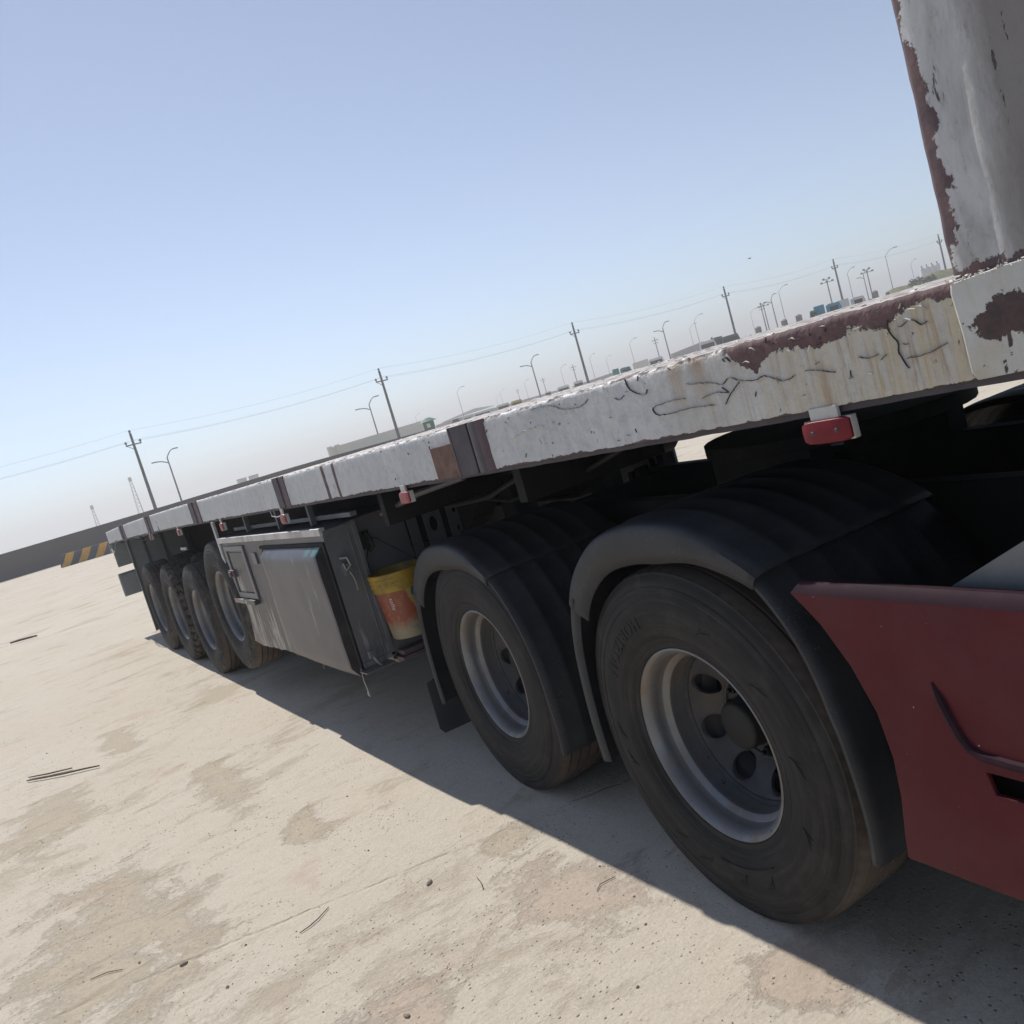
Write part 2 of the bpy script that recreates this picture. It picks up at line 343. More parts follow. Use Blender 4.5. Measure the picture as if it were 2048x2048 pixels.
def mat_bracket():
    m = Mat("bracket_paint", 0.5); o = m.coord(); x, y, z = m.sep(o)
    c = m.ramp(m.noise(o, 6, 7), [(0.3, (0.44, 0.45, 0.44)), (0.7, (0.55, 0.555, 0.54))])
    g = m.noise(m.coord(scale=(1, 1, 0.3)), 14, 8, 0.7, 0.3)
    c = m.mix(m.math('MULTIPLY', m.step(g, 0.45, 0.75), 0.7), c, (0.40, 0.33, 0.20))
    n = m.noise(o, 24, 10, 0.7, 0.6); n2 = m.noise(m.coord(off=(3, 3, 3)), 90, 5, 0.7)
    dy = m.math('DIVIDE', m.math('SUBTRACT', y, 0.752), 0.070); dz = m.math('DIVIDE', m.math('SUBTRACT', z, 1.541), 0.037)
    d = m.math('SQRT', m.math('ADD', m.math('MULTIPLY', dy, dy), m.math('MULTIPLY', dz, dz)))
    d = m.math('ADD', d, m.math('ADD', m.math('MULTIPLY', m.math('SUBTRACT', n, 0.5), 2.0), m.math('MULTIPLY', m.math('SUBTRACT', n2, 0.5), 1.1)))
    k = m.step(d, 1.02, 0.98)
    ey = m.math('ABSOLUTE', m.math('SUBTRACT', m.math('ABSOLUTE', m.math('ADD', m.math('SUBTRACT', y, 0.784), m.math('MULTIPLY', m.math('SUBTRACT', n, 0.5), 0.015))), 0.007))
    k = m.math('MAXIMUM', k, m.math('MULTIPLY', m.step(ey, 0.0035, 0.002), m.math('MULTIPLY', m.step(z, 1.53, 1.52), m.step(n, 0.50, 0.54))))
    k = m.math('MAXIMUM', k, m.step(m.noise(m.coord(off=(1, 6, 2)), 40, 6, 0.65), 0.69, 0.70))
    b = m.ramp(m.noise(o, 40, 6, 0.7), [(0.35, (0.045, 0.028, 0.03)), (0.7, (0.085, 0.052, 0.05))])
    m.col(m.mix(k, c, b)); m.bump(m.math('ADD', m.math('MULTIPLY', k, -1.0), m.noise(o, 35, 5)), 0.9, 0.004)
    return m.m
M['bracket'] = mat_bracket()
M['deck'] = mat_old_paint('deck_paint', (0.62, 0.60, 0.56), (0.22, 0.14, 0.11), 0.52, 9, (0.3, 0.25, 0.2), 0.4, 1.0)
M['flake'] = simple('paint_flakes', (0.72, 0.70, 0.66), 0.6, 0, 0.15, 20)
M['primer'] = simple('purple_primer', (0.105, 0.072, 0.085), 0.6, 0, 0.35, 12, 0.3)
M['primer_dark'] = simple('dark_primer', (0.060, 0.052, 0.062), 0.6, 0, 0.3, 12, 0.3)
M['rust'] = simple('brown_rust', (0.155, 0.095, 0.075), 0.85, 0, 0.4, 18, 0.4)
M['chassis'] = simple('black_chassis', (0.010, 0.010, 0.0115), 0.75, 0, 0.35, 6, 0.3, (0.035, 0.032, 0.03), 0.3, spec=0.2)
M['grease'] = simple('greasy_hub', (0.009, 0.009, 0.009), 0.6, 0.0, 0.4, 20, 0.4)
M['flap'] = simple('rubber_flap', (0.045, 0.048, 0.052), 0.75, 0, 0.2, 4, 0.2, (0.10, 0.10, 0.10), 0.3)
M['panel'] = simple('dusty_grey_panel', (0.21, 0.225, 0.235), 0.75, 0, 0.15, 3, 0.2, (0.2, 0.2, 0.195), 0.3)
M['grey'] = simple('grey_plate', (0.16, 0.17, 0.18), 0.55, 0.3, 0.25, 5, 0.2)
M['alu'] = simple('light_trim', (0.50, 0.49, 0.48), 0.45, 0.4, 0.25, 7, 0.3, (0.2, 0.18, 0.16), 0.3)
M['steel'] = simple('worn_steel', (0.22, 0.22, 0.22), 0.45, 0.6, 0.3, 20, 0.3)
M['teal'] = simple('teal_paint', (0.10, 0.20, 0.21), 0.5, 0, 0.3, 14)
M['lens'] = simple('red_lens', (0.15, 0.010, 0.018), 0.35, 0, 0.25, 30, 0.25, (0.16, 0.05, 0.05), 0.25, spec=0.25)
M['lens_pink'] = simple('faded_red_lens', (0.30, 0.065, 0.075), 0.4, 0, 0.3, 30)
M['white'] = simple('white_plastic', (0.62, 0.61, 0.58), 0.5, 0, 0.12, 20)
M['wood'] = simple('dry_stick', (0.13, 0.10, 0.075), 0.9, 0, 0.35, 30)
M['stone'] = simple('loose_stone', (0.30, 0.25, 0.20), 0.9, 0, 0.45, 20, 0.3)
M['wall'] = simple('grey_wall', (0.115, 0.100, 0.098), 0.9, 0, 0.12, 0.15)
M['wall_beige'] = simple('beige_wall', (0.62, 0.60, 0.54), 0.9, 0, 0.08, 0.2)
M['wall_grey'] = simple('pale_grey_wall', (0.42, 0.40, 0.38), 0.9, 0, 0.1, 0.2)
M['concrete'] = simple('concrete', (0.22, 0.215, 0.21), 0.9, 0, 0.2, 2, 0.2)
M['pole'] = simple('pole_concrete', (0.10, 0.10, 0.10), 0.8, 0, 0.15, 1)
M['lamp_metal'] = simple('lamp_metal', (0.13, 0.13, 0.135), 0.6, 0.2, 0.15, 1)
M['wire'] = simple('wire_metal', (0.30, 0.30, 0.30), 0.6, 0.2, 0.1, 1)
M['veh_white'] = simple('vehicle_white', (0.62, 0.61, 0.59), 0.4, 0, 0.08, 1)
M['veh_glass'] = simple('vehicle_glass', (0.03, 0.035, 0.04), 0.15, 0, 0.1, 1)
M['veh_blue'] = simple('vehicle_blue', (0.05, 0.24, 0.36), 0.4, 0, 0.1, 1)
M['veh_teal'] = simple('vehicle_teal', (0.05, 0.20, 0.17), 0.5, 0, 0.3, 1.5)
M['veh_yellow'] = simple('vehicle_yellow', (0.45, 0.33, 0.06), 0.5, 0, 0.1, 1)
M['veh_dark'] = simple('vehicle_dark', (0.07, 0.08, 0.085), 0.4, 0, 0.2, 1)
M['booth'] = simple('booth_green', (0.03, 0.13, 0.085), 0.5, 0, 0.15, 1)
M['green'] = simple('dry_scrub', (0.16, 0.16, 0.075), 0.95, 0, 0.3, 1.2)
M['leaf'] = simple('bush_leaf', (0.07, 0.075, 0.045), 0.9, 0, 0.3, 3)

# ------------------------------------------------------------------ mesh builder
class MB:
    def __init__(s): s.v = []; s.f = []; s.mi = []; s.uv = None
    def add(s, vs, fs, mi=0):
        b = len(s.v); s.v += [tuple(v) for v in vs]
        for f in fs: s.f.append([b+i for i in f]); s.mi.append(mi)
        return s
    def box(s, x0, x1, y0, y1, z0, z1, mi=0):
        v = [(x, y, z) for x in (x0, x1) for y in (y0, y1) for z in (z0, z1)]
        return s.add(v, [(0, 1, 3, 2), (4, 6, 7, 5), (0, 4, 5, 1), (2, 3, 7, 6), (0, 2, 6, 4), (1, 5, 7, 3)], mi)
    def tube(s, pts, r, n=8, mi=0, cap=True):
        pts = [Vector(p) for p in pts]; rr = r if isinstance(r, (list, tuple)) else [r]*len(pts)
        b = len(s.v); prev = None
        for i, p in enumerate(pts):
            t = (pts[min(i+1, len(pts)-1)]-pts[max(i-1, 0)]).normalized()
            if prev is None: a = t.orthogonal().normalized()
            else: a = (prev-t*prev.dot(t)).normalized()
            prev = a; c = t.cross(a)
            for k in range(n):
                q = 2*math.pi*k/n; s.v.append(tuple(p+(a*math.cos(q)+c*math.sin(q))*rr[i]))
        for i in range(len(pts)-1):
            for k in range(n):
                s.f.append([b+i*n+k, b+i*n+(k+1) % n, b+(i+1)*n+(k+1) % n, b+(i+1)*n+k]); s.mi.append(mi)
        if cap:
            s.f.append([b+k for k in range(n)][::-1]); s.mi.append(mi)
            e = b+(len(pts)-1)*n; s.f.append([e+k for k in range(n)]); s.mi.append(mi)
        return s
    def lathe_x(s, prof, n=96, mi=0, c=(0, 0, 0), close=False, mod=None):
        """profile of (x, r) turned round the x axis"""
        b = len(s.v); m = len(prof)
        for k in range(n):
            a = 2*math.pi*k/n
            for j, (x, r) in enumerate(prof):
                dx, dr = mod(k, j) if mod else (0, 0)
                s.v.append((c[0]+x+dx, c[1]+(r+dr)*math.cos(a), c[2]+(r+dr)*math.sin(a)))
        for k in range(n):
            for j in range(m-1 if not close else m):
                j2 = (j+1) % m
                s.f.append([b+k*m+j, b+k*m+j2, b+((k+1) % n)*m+j2, b+((k+1) % n)*m+j]); s.mi.append(mi)
        return s
    def plate(s, outline, holes, to3, th, mi=0):
        """flat plate with holes; to3(a, b, d) places it, d = depth 0..th"""
        loops = [outline]+holes
        tri = tessellate_polygon([[Vector((a, b, 0)) for a, b in l] for l in loops])
        flat = [p for l in loops for p in l]; n = len(flat)
        v = [to3(a, b, 0) for a, b in flat]+[to3(a, b, th) for a, b in flat]
        f = [list(t) for t in tri]+[[i+n for i in t[::-1]] for t in tri]
        k = 0
        for l in loops:
            for i in range(len(l)):
                a, b = k+i, k+(i+1) % len(l); f.append([a, b, b+n, a+n])
            k += len(l)
        return s.add(v, f, mi)
    def build(s, name, mats, parent=None, smooth=40, bevel=0, loc=None):
        me = bpy.data.meshes.new(name); me.from_pydata(s.v, [], s.f)
        for m in (mats if isinstance(mats, (list, tuple)) else [mats]): me.materials.append(m)
        me.polygons.foreach_set('material_index', s.mi)
        if s.uv:
            l = me.uv_layers.new(name='UVMap')
            for lp in me.loops: l.data[lp.index].uv = s.uv[lp.vertex_index]
        bm = bmesh.new(); bm.from_mesh(me); bmesh.ops.recalc_face_normals(bm, faces=bm.faces); bm.to_mesh(me); bm.free()
        if smooth:
            me.polygons.foreach_set('use_smooth', [True]*len(me.polygons)); me.set_sharp_from_angle(angle=R(smooth))
        ob = bpy.data.objects.new(name, me); C.objects.link(ob)
        if loc: ob.location = loc
        if parent: ob.parent = parent
        if bevel:
            bv = ob.modifiers.new('bevel', 'BEVEL'); bv.width = bevel; bv.segments = 2; bv.limit_method = 'ANGLE'; bv.angle_limit = R(50)
        return ob
def tag(o, label=None, cat=None, group=None, kind=None):
    if label: o['label'] = label
    if cat: o['category'] = cat
    if group: o['group'] = group
    if kind or cat: o['kind'] = kind or 'thing'
    return o
def empty(name, loc, label, cat, group=None, rz=0):
    o = bpy.data.objects.new(name, None); C.objects.link(o); o.location = loc; o.rotation_euler = (0, 0, rz); o.empty_display_size = 0.2
    return tag(o, label, cat, group)
def copy_tree(o, parent=None):
    c = o.copy(); C.objects.link(c); c.parent = parent
    for ch in o.children: copy_tree(ch, c)
    return c
def jit(p, sc, amp, seed=0.0):
    return noise.noise(Vector(p)*sc+Vector((seed, seed*1.7, 3.1)))*amp

# ------------------------------------------------------------------ ground
g = MB(); S_ = 1500
g.add([(-S_, -60, 0), (S_, -60, 0), (S_, S_, 0), (-S_, S_, 0)], [(0, 1, 2, 3)])
tag(g.build('ground', M['ground'], smooth=0), kind='structure')

# ------------------------------------------------------------------ trailer
TR = empty('flatbed_trailer', (1.25, 7.0, 0), 'long flatbed semi-trailer with chipped white side beam, headboard and toolbox', 'trailer')
OFF = Vector((-1.25, -7.0, 0))
class TB(MB):
    """trailer builder: world coordinates in, the object sits at the trailer's base"""
    def build(s, name, mats, parent=TR, **k):
        o = super().build(name, mats, None, **k)
        if parent is TR: o.parent = TR; o.location = OFF
        else: o.parent = parent
        return o
def ztop(y): return 1.6234-0.006335*y+0.0015347*y*y-0.00010825*y**3
H = 0.172; YR = 13.62; YF = 0.35; W = 2.5; CF = 0.0120

# side beam
ys = []; y = YF
while y < YR: ys.append(y); y += 0.012 if y < 2.2 else (0.022 if y < 4.5 else 0.05)
ys.append(YR)
prof = [(0.085, 0.000), (0.05, 0.002), (0.025, 0.001), (0.010, 0.000), (0.002, -0.004), (0.000, -0.012)]+[(0.0, -k) for k in (0.025, 0.04, 0.055, 0.07, 0.085, 0.10, 0.115, 0.13, 0.145, 0.158, 0.166)]+[(0.001, -0.172), (0.03, -0.173), (0.06, -0.172)]
b = TB(); b.uv = []
for y in ys:
    zt = ztop(y); near = 1.0 if y < 5 else 0.8
    for j, (x, z) in enumerate(prof):
        dx = jit((x, y, z), 6, 0.003)+jit((x, y, z), 30, 0.0012, 4)
        dz = (jit((0, y, 0), 25, 0.0025)+jit((x, y, 0), 70, 0.0028, 2)) if j <= 5 else 0
        if j >= len(prof)-4: dz = jit((0, y, 1), 30, 0.001)
        b.v.append((x+dx*near, y, zt+z+dz*near)); b.uv.append((y, -z+(0.0 if x < 0.02 else (x-0.02)*0.2 if j < 5 else 0.0)))
m_ = len(prof)
for i in range(len(ys)-1):
    for j in range(m_-1): b.f.append([i*m_+j, i*m_+j+1, (i+1)*m_+j+1, (i+1)*m_+j]); b.mi.append(1 if j < 3 else 0)
# cracks and curled paint as raised slivers
def crack(pts, w0=0.0016, mi=2, out=0.0035):
    w0 *= 0.4
    P = []
    for i in range(len(pts)-1):
        (y0, z0), (y1, z1) = pts[i], pts[i+1]
        n = max(2, int(math.hypot(y1-y0, z1-z0)/0.004))
        pa = pts[max(i-1, 0)]; pb = pts[min(i+2, len(pts)-1)]
        for k in range(n):
            t = k/n; q = [0.5*(2*p1_+(p2_-p0_)*t+(2*p0_-5*p1_+4*p2_-p3_)*t*t+(3*p1_-p0_-3*p2_+p3_)*t**3) for p0_, p1_, p2_, p3_ in zip(pa, pts[i], pts[i+1], pb)]
            P.append((q[0]+jit((q[0], q[1], 1), 90, 0.0016), q[1]+jit((q[1], q[0], 5), 110, 0.0030)))
    P.append(pts[-1])
    b0 = len(b.v); n = len(P)
    for i, (y, z) in enumerate(P):
        a = P[max(i-1, 0)]; c = P[min(i+1, n-1)]; d = math.hypot(c[0]-a[0], c[1]-a[1]) or 1
        ny, nz = -(c[1]-a[1])/d, (c[0]-a[0])/d; wd = w0*(0.35+0.65*math.sin(math.pi*min(1, (i+1)/(n+1))))*(1+jit((y, z, 0), 60, 0.8))
        bx = jit((0, y, z-ztop(y)), 6, 0.003)+jit((0, y, z-ztop(y)), 30, 0.0012, 4)-0.0015
        for s_, o_ in ((-1, -0.002), (0, out), (1, -0.002)):
            b.v.append((bx-o_, y+ny*wd*s_, z+nz*wd*s_)); b.uv.append((y, 0.08))
    for i in range(n-1):
        for k in range(2): b.f.append([b0+i*3+k, b0+i*3+k+1, b0+(i+1)*3+k+1, b0+(i+1)*3+k]); b.mi.append(mi)
crack([(1.528, 1.561), (1.46, 1.553), (1.415, 1.542), (1.393, 1.553), (1.363, 1.54), (1.32, 1.534), (1.296, 1.538), (1.245, 1.518), (1.215, 1.525)], 0.0026)
crack([(1.541, 1.530), (1.60, 1.531), (1.631, 1.529), (1.662, 1.524), (1.651, 1.505), (1.60, 1.502), (1.543, 1.504), (1.454, 1.500)], 0.0014)
crack([(1.422, 1.496), (1.40, 1.515), (1.366, 1.538)], 0.0012)
crack([(1.49, 1.520), (1.44, 1.527), (1.405, 1.520), (1.42, 1.535)], 0.0010)
crack([(1.19, 1.530), (1.15, 1.521), (1.12, 1.512)], 0.0022); crack([(1.065, 1.53), (1.035, 1.524), (1.02, 1.528)], 0.0016)
crack([(0.965, 1.508), (0.92, 1.510), (0.885, 1.520)], 0.0016); crack([(0.94, 1.575), (0.925, 1.562), (0.912, 1.565)], 0.0018)
crack([(0.985, 1.585), (0.988, 1.565), (0.976, 1.54), (0.978, 1.52), (0.965, 1.49)], 0.0008)
crack([(2.20, 1.603), (2.10, 1.600), (2.03, 1.578), (1.95, 1.574), (1.91, 1.588)], 0.0022)
crack([(1.80, 1.573), (1.78, 1.565), (1.76, 1.573)], 0.0018); crack([(1.72, 1.576), (1.70, 1.566), (1.675, 1.563), (1.665, 1.573)], 0.0012)
crack([(1.74, 1.612), (1.735, 1.59), (1.72, 1.575)], 0.0008); crack([(2.35, 1.53), (2.25, 1.545), (2.15, 1.547)], 0.0014, 0)
for i in range(60):
    y0 = random.uniform(0.95, 3.4); z0 = ztop(y0)-random.choice([random.uniform(0.012, 0.03), random.uniform(0.12, 0.16), random.uniform(0.03, 0.14)])
    a = random.uniform(0, 3.14); l = random.uniform(0.004, 0.016)
    crack([(y0, z0), (y0+math.cos(a)*l, z0+math.sin(a)*l)], random.uniform(0.0010, 0.0022), random.choice([2, 2, 3]), 0.002)
# purple patches: curled edges
for i in range(20):
    y0 = random.uniform(0.9, 1.38); z0 = ztop(y0)-random.uniform(0.02, 0.05)
    a = random.uniform(-0.6, 0.6); l = random.uniform(0.006, 0.022)
    crack([(y0, z0), (y0+math.cos(a)*l*0.5, z0+math.sin(a)*l+0.001), (y0+math.cos(a)*l, z0+math.sin(a)*l)], 0.0018, random.choice([2, 3, 3]), 0.004)
b.build('side_beam', [M['beam'], M['deck'], M['primer_dark'], M['flake']], smooth=60)
# recessed lower lip under the beam, purple
b = TB()
for i, y in enumerate(ys[::3]):
    for x, z in ((0.012, -0.168), (0.012, -0.186), (0.05, -0.188), (0.05, -0.168)):
        b.v.append((x+jit((x, y, z), 9, 0.003), y, ztop(y)+z+jit((0, y, z), 14, 0.002)))
for i in range(len(ys[::3])-1):
    for j in range(4): b.f.append([i*4+j, i*4+(j+1) % 4, (i+1)*4+(j+1) % 4, (i+1)*4+j]); b.mi.append(0)
b.build('lower_flange', M['primer_dark'])
# far side beam (same section, seen from within)
b = TB(); pf = [(W, 0), (W, -H), (W-0.06, -H), (W-0.06, -H+0.01), (W-0.012, -H+0.01), (W-0.012, -0.012), (W-0.07, -0.012), (W-0.07, 0)]
yy = [YF+(YR-YF)*i/60 for i in range(61)]
for y in yy:
    for x, z in pf: b.v.append((x, y, ztop(y)+z+CF*x-0.004))
for i in range(60):
    for j in range(8): b.f.append([i*8+j, i*8+(j+1) % 8, (i+1)*8+(j+1) % 8, (i+1)*8+j]); b.mi.append(0)
b.f.append(list(range(8))); b.mi.append(0); b.f.append([60*8+k for k in range(8)]); b.mi.append(0)
tag(b.build('side_beam', M['primer']), 'far side beam')
# deck floor with slight crossfall and flaking paint
b = TB(); xs = [0.085+(W-0.16)*k/14 for k in range(15)]; ysd = [YF+(YR-YF)*i/260 for i in range(261)]
for y in ysd:
    for x in xs: b.v.append((x, y, ztop(y)+CF*x-0.003+jit((x, y, 0), 3, 0.004)+jit((x, y, 0), 17, 0.003, 2)))
for i in range(260):
    for j in range(14): b.f.append([i*15+j, i*15+j+1, (i+1)*15+j+1, (i+1)*15+j]); b.mi.append(0)
b.build('deck_floor', M['deck'], smooth=60)
b = TB()
for i in range(260):
    y = random.uniform(0.9, 7); x = random.uniform(0.01, 0.09) if random.random() < 0.6 else random.uniform(0.1, 2.3)
    z = ztop(y)+CF*x*(x > 0.085); a = random.uniform(0, 6.28); l = random.uniform(0.004, 0.014); hh = random.uniform(0.001, 0.0035)
    d = Vector((math.cos(a), math.sin(a), 0))*l; e = Vector((-math.sin(a), math.cos(a), 0))*l*random.uniform(0.3, 0.8); p = Vector((x, y, z+0.001))
    t = Vector((random.uniform(-.004, .004), random.uniform(-.004, .004), hh))
    b.add([p-d, p+e, p+d, p-e, p-d+t, p+e+t*1.4, p+d+t, p-e+t*0.7], [(0, 1, 5, 4), (1, 2, 6, 5), (2, 3, 7, 6), (3, 0, 4, 7), (4, 5, 6, 7), (0, 3, 2, 1)])
tag(b.build('paint_flakes', M['flake'], smooth=0), kind='stuff')
# underside sheet and cross members
b = TB()
for i, y in enumerate(ysd[::4]): b.v += [(0.07, y, ztop(y)-0.03), (W-0.07, y, ztop(y)-0.01)]
for i in range(len(ysd[::4])-1): b.f.append([i*2, i*2+1, i*2+3, i*2+2]); b.mi.append(0)
b.build('deck_underside', M['chassis'])
for i in range(28):
    y = 0.7+i*0.47; z = ztop(y)
    TB().box(0.05, W-0.05, y-0.03, y+0.03, z-0.15, z-0.035).build('cross_member', M['chassis'])
# stake pockets (dark plates across the beam)
for k, (y0, y1) in enumerate(((2.47, 2.93), (4.76, 5.0), (7.12, 7.48), (9.53, 9.88), (11.65, 12.05))):
    b = TB(); zt = ztop((y0+y1)/2)
    if k == 0:
        b.box(-0.009, 0.004, 2.735, 2.915, zt-H-0.002, zt-0.052, 1)
        b.box(-0.0125, 0.004, 2.725, 2.737, zt-H-0.004, zt+0.003, 2)
        b.box(-0.010, 0.004, 2.60, 2.725, zt-H-0.003, zt+0.003, 0)
        n0 = len(b.v)
        for j in range(9):
            a = math.pi*j/8
            for z in (zt-H-0.002, zt+0.002): b.v.append((0.004-0.022*math.sin(a), 2.545+0.055*math.cos(a), z))
        for j in range(8): b.f.append([n0+j*2, n0+j*2+1, n0+j*2+3, n0+j*2+2]); b.mi.append(3 if j > 4 else 0)
    else:
        ym = (y0+y1)/2
        b.box(-0.010, 0.004, ym, y1-0.02, zt-H-0.003, zt+0.004, 0)
        b.box(-0.014, 0.004, ym-0.012, ym, zt-H-0.003, zt+0.004, 2)
        b.box(-0.006, 0.004, y0+0.02, ym-0.012, zt-H-0.003, zt+0.003, 3)
    b.build('stake_pocket', [M['primer_dark'], M['rust'], M['primer'], M['primer']], bevel=0.002)
# front corner bracket
b = TB(); pts = [(0.853, 1.616), (0.856, 1.600), (0.851, 1.53), (0.850, 1.462), (0.842, 1.447), (0.80, 1.448), (0.45, 1.455), (0.45, 1.622), (0.76, 1.622)]
b.plate(pts, [], lambda a, c, d: (-0.012+d, a, c), 0.012)
cb = b.build('corner_bracket', M['bracket'], bevel=0.003)
b = TB()
for k in range(46):
    y = 0.86-0.0032*k+random.uniform(-.002, .002); p = Vector((-0.010+random.uniform(-.004, .006), y, 1.620+random.uniform(-.002, .004)))
    d = [Vector((random.uniform(-.006, .006), random.uniform(-.006, .006), random.uniform(-.003, .004))) for _ in range(4)]
    b.add([p+d[0], p+d[1], p+d[2], p+d[3]], [(0, 1, 2), (0, 2, 3), (0, 3, 1), (1, 3, 2)])
tag(b.build('curled_paint', M['flake'], smooth=0), kind='stuff')

# headboard: two posts and a sheet, standing on the front of the deck
def post(xo, s):
    pl = [(0.852, 0.006), (0.849, -0.002), (0.842, -0.006), (0.80, -0.006), (0.792, -0.001), (0.772, -0.001), (0.764, -0.007), (0.742, -0.006), (0.733, -0.003), (0.715, 0.002), (0.60, 0.004), (0.56, -0.004), (0.50, -0.004), (0.50, 0.10), (0.60, 0.10), (0.60, 0.085), (0.80, 0.085), (0.80, 0.10), (0.852, 0.10)]
    b = TB(); zs = [1.620+(2.95-1.620)*k/60 for k in range(61)]
    for z in zs:
        for y, x in pl: b.v.append((xo+s*(x+jit((x, y, z), 8, 0.003)), y+(jit((0, 0, z), 18, 0.003) if y > 0.84 else 0), z))
    n = len(pl)
    for i in range(60):
        for j in range(n): b.f.append([i*n+j, i*n+(j+1) % n, (i+1)*n+(j+1) % n, (i+1)*n+j]); b.mi.append(1 if j in (0, n-1) else 0)
    b.f.append(list(range(n))); b.mi.append(0); b.f.append([60*n+k for k in range(n)]); b.mi.append(0)
    return b
hb = post(0, 1).build('headboard_post', [M['post'], M['primer']])
post(W, -1).build('headboard_post', [M['post'], M['primer']])
b = TB(); n = 44
for k in range(n+1):
    x = 0.10+(W-0.20)*k/n; y = 0.66+(0.03 if (k//2) % 2 else 0)
    b.v += [(x, y, 1.63), (x, y, 2.95)]
for k in range(n): b.f.append([k*2, k*2+1, k*2+3, k*2+2]); b.mi.append(0)
o = b.build('headboard_sheet', M['post'], smooth=20); o.modifiers.new('s', 'SOLIDIFY').thickness = 0.004
TB().box(0.0, W, 0.56, 0.80, 2.93, 2.99).build('headboard_rail', M['post'], bevel=0.004)
TB().box(0.06, W-0.06, 0.36, 0.52, 1.46, 1.60).build('front_cross_beam', M['primer'], bevel=0.004)

# side marker lamps under the beam
def marker(y, zc, w2, hh, mat, tabw, first=False):
    zt = ztop(y)-H; tabw *= 0.85
    b = TB(); n = 9; cols = []
    for k in range(n+1):        # gently curved lens with rounded corners
        t = -1+2*k/n; cols.append((y+t*w2, 0.014-0.006*abs(t)**4, hh*(1-0.26*abs(t)**6)))
    for (yy_, dep, h2) in cols:
        for zz, xx in ((-h2, 0.0), (-h2*0.9, -dep*0.8), (-h2*0.3, -dep), (h2*0.3, -dep), (h2*0.9, -dep*0.8), (h2, 0.0)): b.v.append((xx, yy_, zc+zz))
    for i in range(n):
        for j in range(6): b.f.append([i*6+j, i*6+(j+1) % 6, (i+1)*6+(j+1) % 6, (i+1)*6+j]); b.mi.append(0)
    b.f.append(list(range(6))); b.mi.append(0); b.f.append([n*6+k for k in range(6)]); b.mi.append(0)
    o = b.build('side_marker_lamp', mat, bevel=0.0015)
    def child(bb, nm, mt):
        c = MB.build(bb, nm, mt, o, bevel=0.0015); return c
    child(MB().box(0.001, 0.020, y-w2*1.0, y+w2*0.97, zc-hh*0.92, zc+hh*0.92), 'lamp_base', M['bracket'])
    child(MB().box(-0.004, 0.006, y-tabw, y+tabw, zc+hh*0.8, zt+0.004), 'mounting_tab', M['bracket'])
    if first:
        for dy in (-0.03, 0.028): child(MB().lathe_x([(-0.0158, 0.0), (-0.0158, 0.004), (-0.012, 0.0055)], 10, 0, (0, y+dy, zc)), 'lamp_screw', M['primer_dark'])
    return o
marker(1.170, 1.400, 0.058, 0.026, M['lens'], 0.040, True)
marker(3.265, 1.395, 0.044, 0.026, M['lens_pink'], 0.026)
marker(5.00, 1.378, 0.045, 0.030, M['lens_pink'], 0.025)
marker(6.55, 1.385, 0.040, 0.032, M['lens_pink'], 0.020)
marker(8.25, 1.392, 0.040, 0.032, M['lens_pink'], 0.020)
marker(9.85, 1.385, 0.040, 0.032, M['lens_pink'], 0.020)
TB().tube([(0.02, 5.30, 1.45), (0.0, 5.22, 1.405), (0.0, 5.12, 1.395), (0.0, 5.05, 1.40)], 0.004, 6).build('lamp_cable', M['alu'])
TB().tube([(0.03, 9.5, 1.42), (0.02, 10.5, 1.36), (0.03, 11.6, 1.40), (0.03, 12.3, 1.36), (0.03, 13.2, 1.41)], 0.008, 6).build('lamp_cable', M['chassis'])
TB().tube([(0.35, 2.9, 1.36), (0.40, 3.3, 1.28), (0.45, 3.8, 1.25), (0.5, 4.3, 1.33)], 0.012, 8).build('air_hose', M['grease'])
TB().tube([(0.30, 2.2, 1.40), (0.42, 2.7, 1.30), (0.55, 3.4, 1.22), (0.6, 4.2, 1.30)], 0.010, 8).build('air_hose', M['grease'])

# main rails: shallow gooseneck then deep beam, far and near
for xr in (0.80, 1.70):
    b = TB(); bot = [(0.5, 1.36), (2.75, 1.345), (3.9, 1.31), (4.15, 1.10), (4.4, 0.98), (12.8, 0.98), (13.5, 1.15)]
    n = len(bot)
    for y, zb in bot:
        zt = ztop(y)-0.05
        for x, z in ((-.07, zb), (-.07, zb+0.016), (-.008, zb+0.016), (-.008, zt), (.008, zt), (.008, zb+0.016), (.07, zb+0.016), (.07, zb)): b.v.append((xr+x, y, z))
    for i in range(n-1):
        for j in range(8): b.f.append([i*8+j, i*8+(j+1) % 8, (i+1)*8+(j+1) % 8, (i+1)*8+j]); b.mi.append(0)
    b.f.append(list(range(8))); b.mi.append(0); b.f.append([(n-1)*8+k for k in range(8)]); b.mi.append(0)
    b.build('main_rail', M['chassis'], smooth=0)
# gusset strut from outer post to beam, ahead of the landing gear
TB().tube([(0.20, 4.05, 1.30), (0.12, 3.4, 1.385), (0.06, 2.85, 1.43)], 0.014, 6).build('gusset_strut', M['primer_dark'])
TB().box(0.10, 0.75, 3.75, 3.80, 1.26, 1.44).build('outrigger', M['chassis'])
TB().box(0.10, 0.75, 2.52, 2.57, 1.30, 1.44).build('outrigger', M['chassis'])
